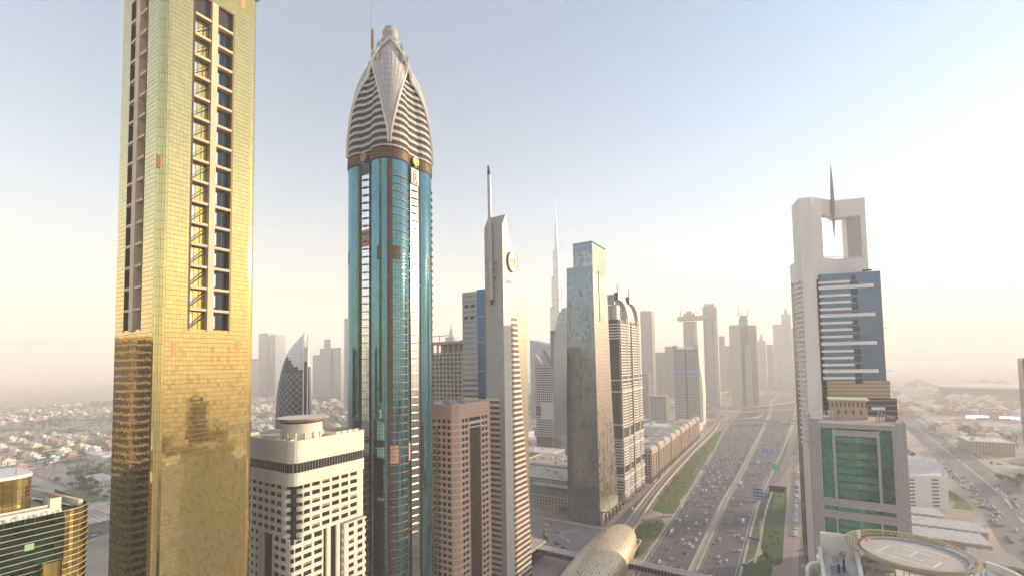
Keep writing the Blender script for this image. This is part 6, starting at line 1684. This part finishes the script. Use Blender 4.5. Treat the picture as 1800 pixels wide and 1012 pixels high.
for i in range(14): put(rt.uniform(120, 150), rt.uniform(430, 500), rt.uniform(1.1, 1.8), 'behind the helideck at the right')
for i in range(18): put(rt.uniform(166, 176) , rt.uniform(880, 1080), 1.2, 'along the avenue behind the slotted block')
for i in range(16): put(-36.5 + rt.uniform(-3, 4), 640 + i * 3, .35, 'clipped small in the dark groundcover')
for i in range(30): put(rt.uniform(-30, -14), rt.uniform(445, 715), rt.uniform(.3, .55) if i % 2 else rt.uniform(.55, .8), 'on the dark groundcover', i % 2 == 0)
for i in range(26): put(-128 - i * .9 + rt.uniform(-6, 3), 545 + i * 23, rt.uniform(.6, .9), 'on the long viaduct lawn', True)
for i in range(14): put(rt.uniform(-136, -122), rt.uniform(405, 500), rt.uniform(.35, .6), 'on the loop ramp lawn')
for i in range(9): put(-148, 455 + i * 34, .55, 'under the viaduct', False)
near = sorted(trees, key=lambda q: hypot(q[0], q[1]))
ind, rest = near[:300], near[300:]
sz = lambda s: 'big' if s > 1.7 else ('middling' if s > 1.1 else 'small')
for i, (x, y, s, w, palm) in enumerate(ind):
    k = rt.randrange(5); o = obj('palm_tree' if palm else 'tree', TM[5] if palm else TM[k], None, (x, y, 0), rt.uniform(0, 6.28)); o.scale = (s, s, s * rt.uniform(.85, 1.1))
    if 'suburb' in w: w = '%s, %s' % sector(x, y)
    mark = ', %s' % next(l for d, l in landmarks if y < d) if w.startswith('on the') else ''
    tag(o, ('small date palm %s%s' % (w, mark)) if palm else '%s %s tree %s%s' % (sz(s), ['grey-green acacia', 'mid green'][k % 2], w, mark), 'palm' if palm else 'tree', 'scattered trees')
mass('tree_cover', [(TL[rt.randrange(3)], x, y, 0, rt.uniform(0, 6), s) for x, y, s, w, p in rest], 'dark tree cover of the distant suburb', 'trees')

# ================================================================== villas of the suburb
wallcols = [('white', whiter), ('tan', sandstone), ('pinkish', sandstone_p), ('cream', whitec)]
def villa_mesh(seed, wm_, L, W, H):
    g = G(); r = random.Random(seed); g.box(-L / 2, L / 2, -W / 2, W / 2, 0, H, 0); g.box(-L / 2 - .2, L / 2 + .2, -W / 2 - .2, W / 2 + .2, H, H + .9, 0); g.box(-L / 2 + .4, L / 2 - .4, -W / 2 + .4, W / 2 - .4, H + .9, H + .95, 1)
    g.box(-L * .2, L * .15, -W * .2, W * .25, H + .9, H + 3.4, 0); g.box(L / 2, L / 2 + 4, -W * .3, W * .2, 0, H * .55, 0)
    for j in range(max(1, int(H / 3.6))):
        for i in range(4): u = -L / 2 + L * (i + .35) / 4; g.box(u, u + 1.6, -W / 2 - .05, -W / 2, 1 + j * 3.5, 2.6 + j * 3.5, 2)
        for i in range(3): u = -W / 2 + W * (i + .35) / 3; g.box(L / 2, L / 2 + .05, u, u + 1.6, 1 + j * 3.5, 2.6 + j * 3.5, 2)
    g.box(-L * .9, L * .9, -W * 1.0, -W * .98, 0, 2.2, 0); g.box(-L * .9, -L * .88, -W, W, 0, 2.2, 0); g.box(L * .88, L * .9, -W, W, 0, 2.2, 0)
    return g.mesh('villa', [wm_, rooflight if seed % 2 else roofbeige, darkglass])
VM = [(n, villa_mesh(i * 3 + j, m_, 14 + 4 * j, 11 + 2 * j, 6.5 + (j % 2) * 1.5)) for j in range(2) for i, (n, m_) in enumerate(wallcols)]
rv = random.Random(5); vs = []
for bi in range(70):
    for bj in range(52):
        x, y = -3300 + bi * 38 + rv.uniform(-6, 6), 200 + bj * 42 + rv.uniform(-6, 6)
        if not insub(x, y) or rv.random() < .30: continue
        if x > -1150 and y < 420: continue
        if sin(x * .004) + sin(y * .006 + 1) < -.9: continue
        vs.append((x, y, R_(15 + rv.choice([0, 90, 0, 2]))))
vs.sort(key=lambda q: hypot(q[0], q[1]))
for x, y, a in vs[:300]:
    n_, me = rv.choice(VM); d = hypot(x, y)
    tag(obj('villa', me, None, (x, y, 0), a), '%s walled villa, %s, %s' % (n_, *sector(x, y)), 'villa', 'villas of the left suburb')
mass('distant_villas', [(rv.choice(VM)[1], x, y, 0, a, 1.) for x, y, a in vs[300:]], 'distant pale villas of the suburb', 'villas')
g = G()
for i in range(420):
    x, y = rv.uniform(-2600, -700), rv.uniform(190, 1700)
    if not insub(x, y): continue
    w, d, a = rv.uniform(10, 46), rv.uniform(8, 30), R_(15); c_, s_ = cos(a), sin(a)
    g.poly([(x + u * c_ - v * s_, y + u * s_ + v * c_, .09 + i * .0002) for u, v in ((-w, -d), (w * rv.uniform(.6, 1), -d), (w, d * rv.uniform(.5, 1)), (-w * .8, d))])
tag(obj('grass', g.mesh('grass', grassm)), kind='stuff')
g = G()
for k in range(14): ribbon(g, [(-3300, 240 + k * 168 + 20), (-700, 240 + k * 168)], [(-3300, 232 + k * 168 + 20), (-700, 232 + k * 168)], .05)
for k in range(12): x = -3200 + k * 210; ribbon(g, [(x, 2300), (x, 180)], [(x + 8, 2300), (x + 8, 180)], .055)
struct('street', g, asphalt_l)
g = G(); ribbon(g, [(-560, -100), (-590, 100), (-640, 260), (-760, 500), (-1000, 900)], [(-640, -100), (-665, 100), (-700, 230), (-800, 470), (-1040, 870)], .12); struct('road', g, asphalt)
g = G(); ribbon(g, [(-725, 60), (-735, 150), (-790, 330)], [(-729, 60), (-739, 150), (-794, 330)], 1.0, 0, .9); struct('road_barrier', g, grey)
for P in ([(-1500, 300), (-1250, 280), (-1180, 400), (-1400, 470)], [(-1120, 285), (-900, 250), (-860, 280), (-1060, 330)], [(-900, 215), (-800, 215), (-790, 240), (-900, 250)]): lawn('grass', P, .08, grassm)
flatblock(-1180, -1100, 330, 352, 12, 'long white school hall with a dark arcade in the near left suburb', whiter, rooflight, units=4)
flatblock(-1150, -1050, 365, 385, 15, 'long pink apartment block beside the school, next to the gold tower', sandstone_p, rooflight, units=2)
flatblock(-940, -880, 262, 282, 8, 'low white clinic on the green edge of the left suburb', whiter, rooflight, units=2)
flatblock(-2950, -2700, 900, 960, 26, 'long orange-pink block on the far side of the left suburb', sandstone_p, rooflight, units=0, wins=False)
t = thing('pergola_roof', (-690, 200, 0), 'pale steel lattice roof beside the road, bottom left', 'roof')
g = G()
for i in range(16): g.box(-640 + i * -5, -639.2 + i * -5, 150, 205, 9, 9.8)
for i in range(12): g.box(-720, -636, 150 + i * 5, 150.8 + i * 5, 9.8, 10.5)
part('lattice', g, rooflight, t, 'stuff')
for x in (-700, -650):
    for y in (155, 200):
        g = G(); g.tube((x, y, 0), (x, y, 9), .5); part('post', g, steel, t)
# far low city behind the bullet tower and along the horizon
rf = random.Random(8); items = []
for i in range(800):
    x, y = rf.uniform(-3200, 1600), rf.uniform(1300, 4200)
    if xat(HL, y) - 60 < x < xat(HR, y) + 60: continue
    if y < 2400 and -700 < x < 400: continue
    items.append((rf.choice(VM)[1], x, y, 0, rf.uniform(0, 1.5), rf.uniform(1.2, 2.8)))
mass('distant_low_city', items, 'low pale city spreading toward the hazy horizon', 'buildings')
items = []
for i in range(620):
    x, y = rf.uniform(270, 1000), rf.uniform(700, 2300)
    if x < 440 and y < 1300 or 1500 < y < 1760 and x < 600: continue
    items.append((rf.choice(VM)[1], x, y, 0, rf.uniform(0, 1.5), rf.uniform(1.0, 2.2)))
mass('east_low_city', items, 'pale low buildings of the hazy quarter at the right', 'buildings')

# ------------------------------------------------------------------ haze
g = G(); g.box(-14500, 14500, -3500, 14500, -3, 905)
hm = bpy.data.materials.new('haze_air'); hm.use_nodes = True; hm.node_tree.nodes.clear()
hv = hm.node_tree.nodes.new('ShaderNodeVolumePrincipled'); ho = hm.node_tree.nodes.new('ShaderNodeOutputMaterial')
hv.inputs['Color'].default_value = (*HAZE_COL, 1); hv.inputs['Density'].default_value = HAZE_D; hv.inputs['Anisotropy'].default_value = HAZE_A
hm.node_tree.links.new(hv.outputs[0], ho.inputs['Volume'])
o = obj('haze', g.mesh('haze', hm)); o['kind'] = 'stuff'
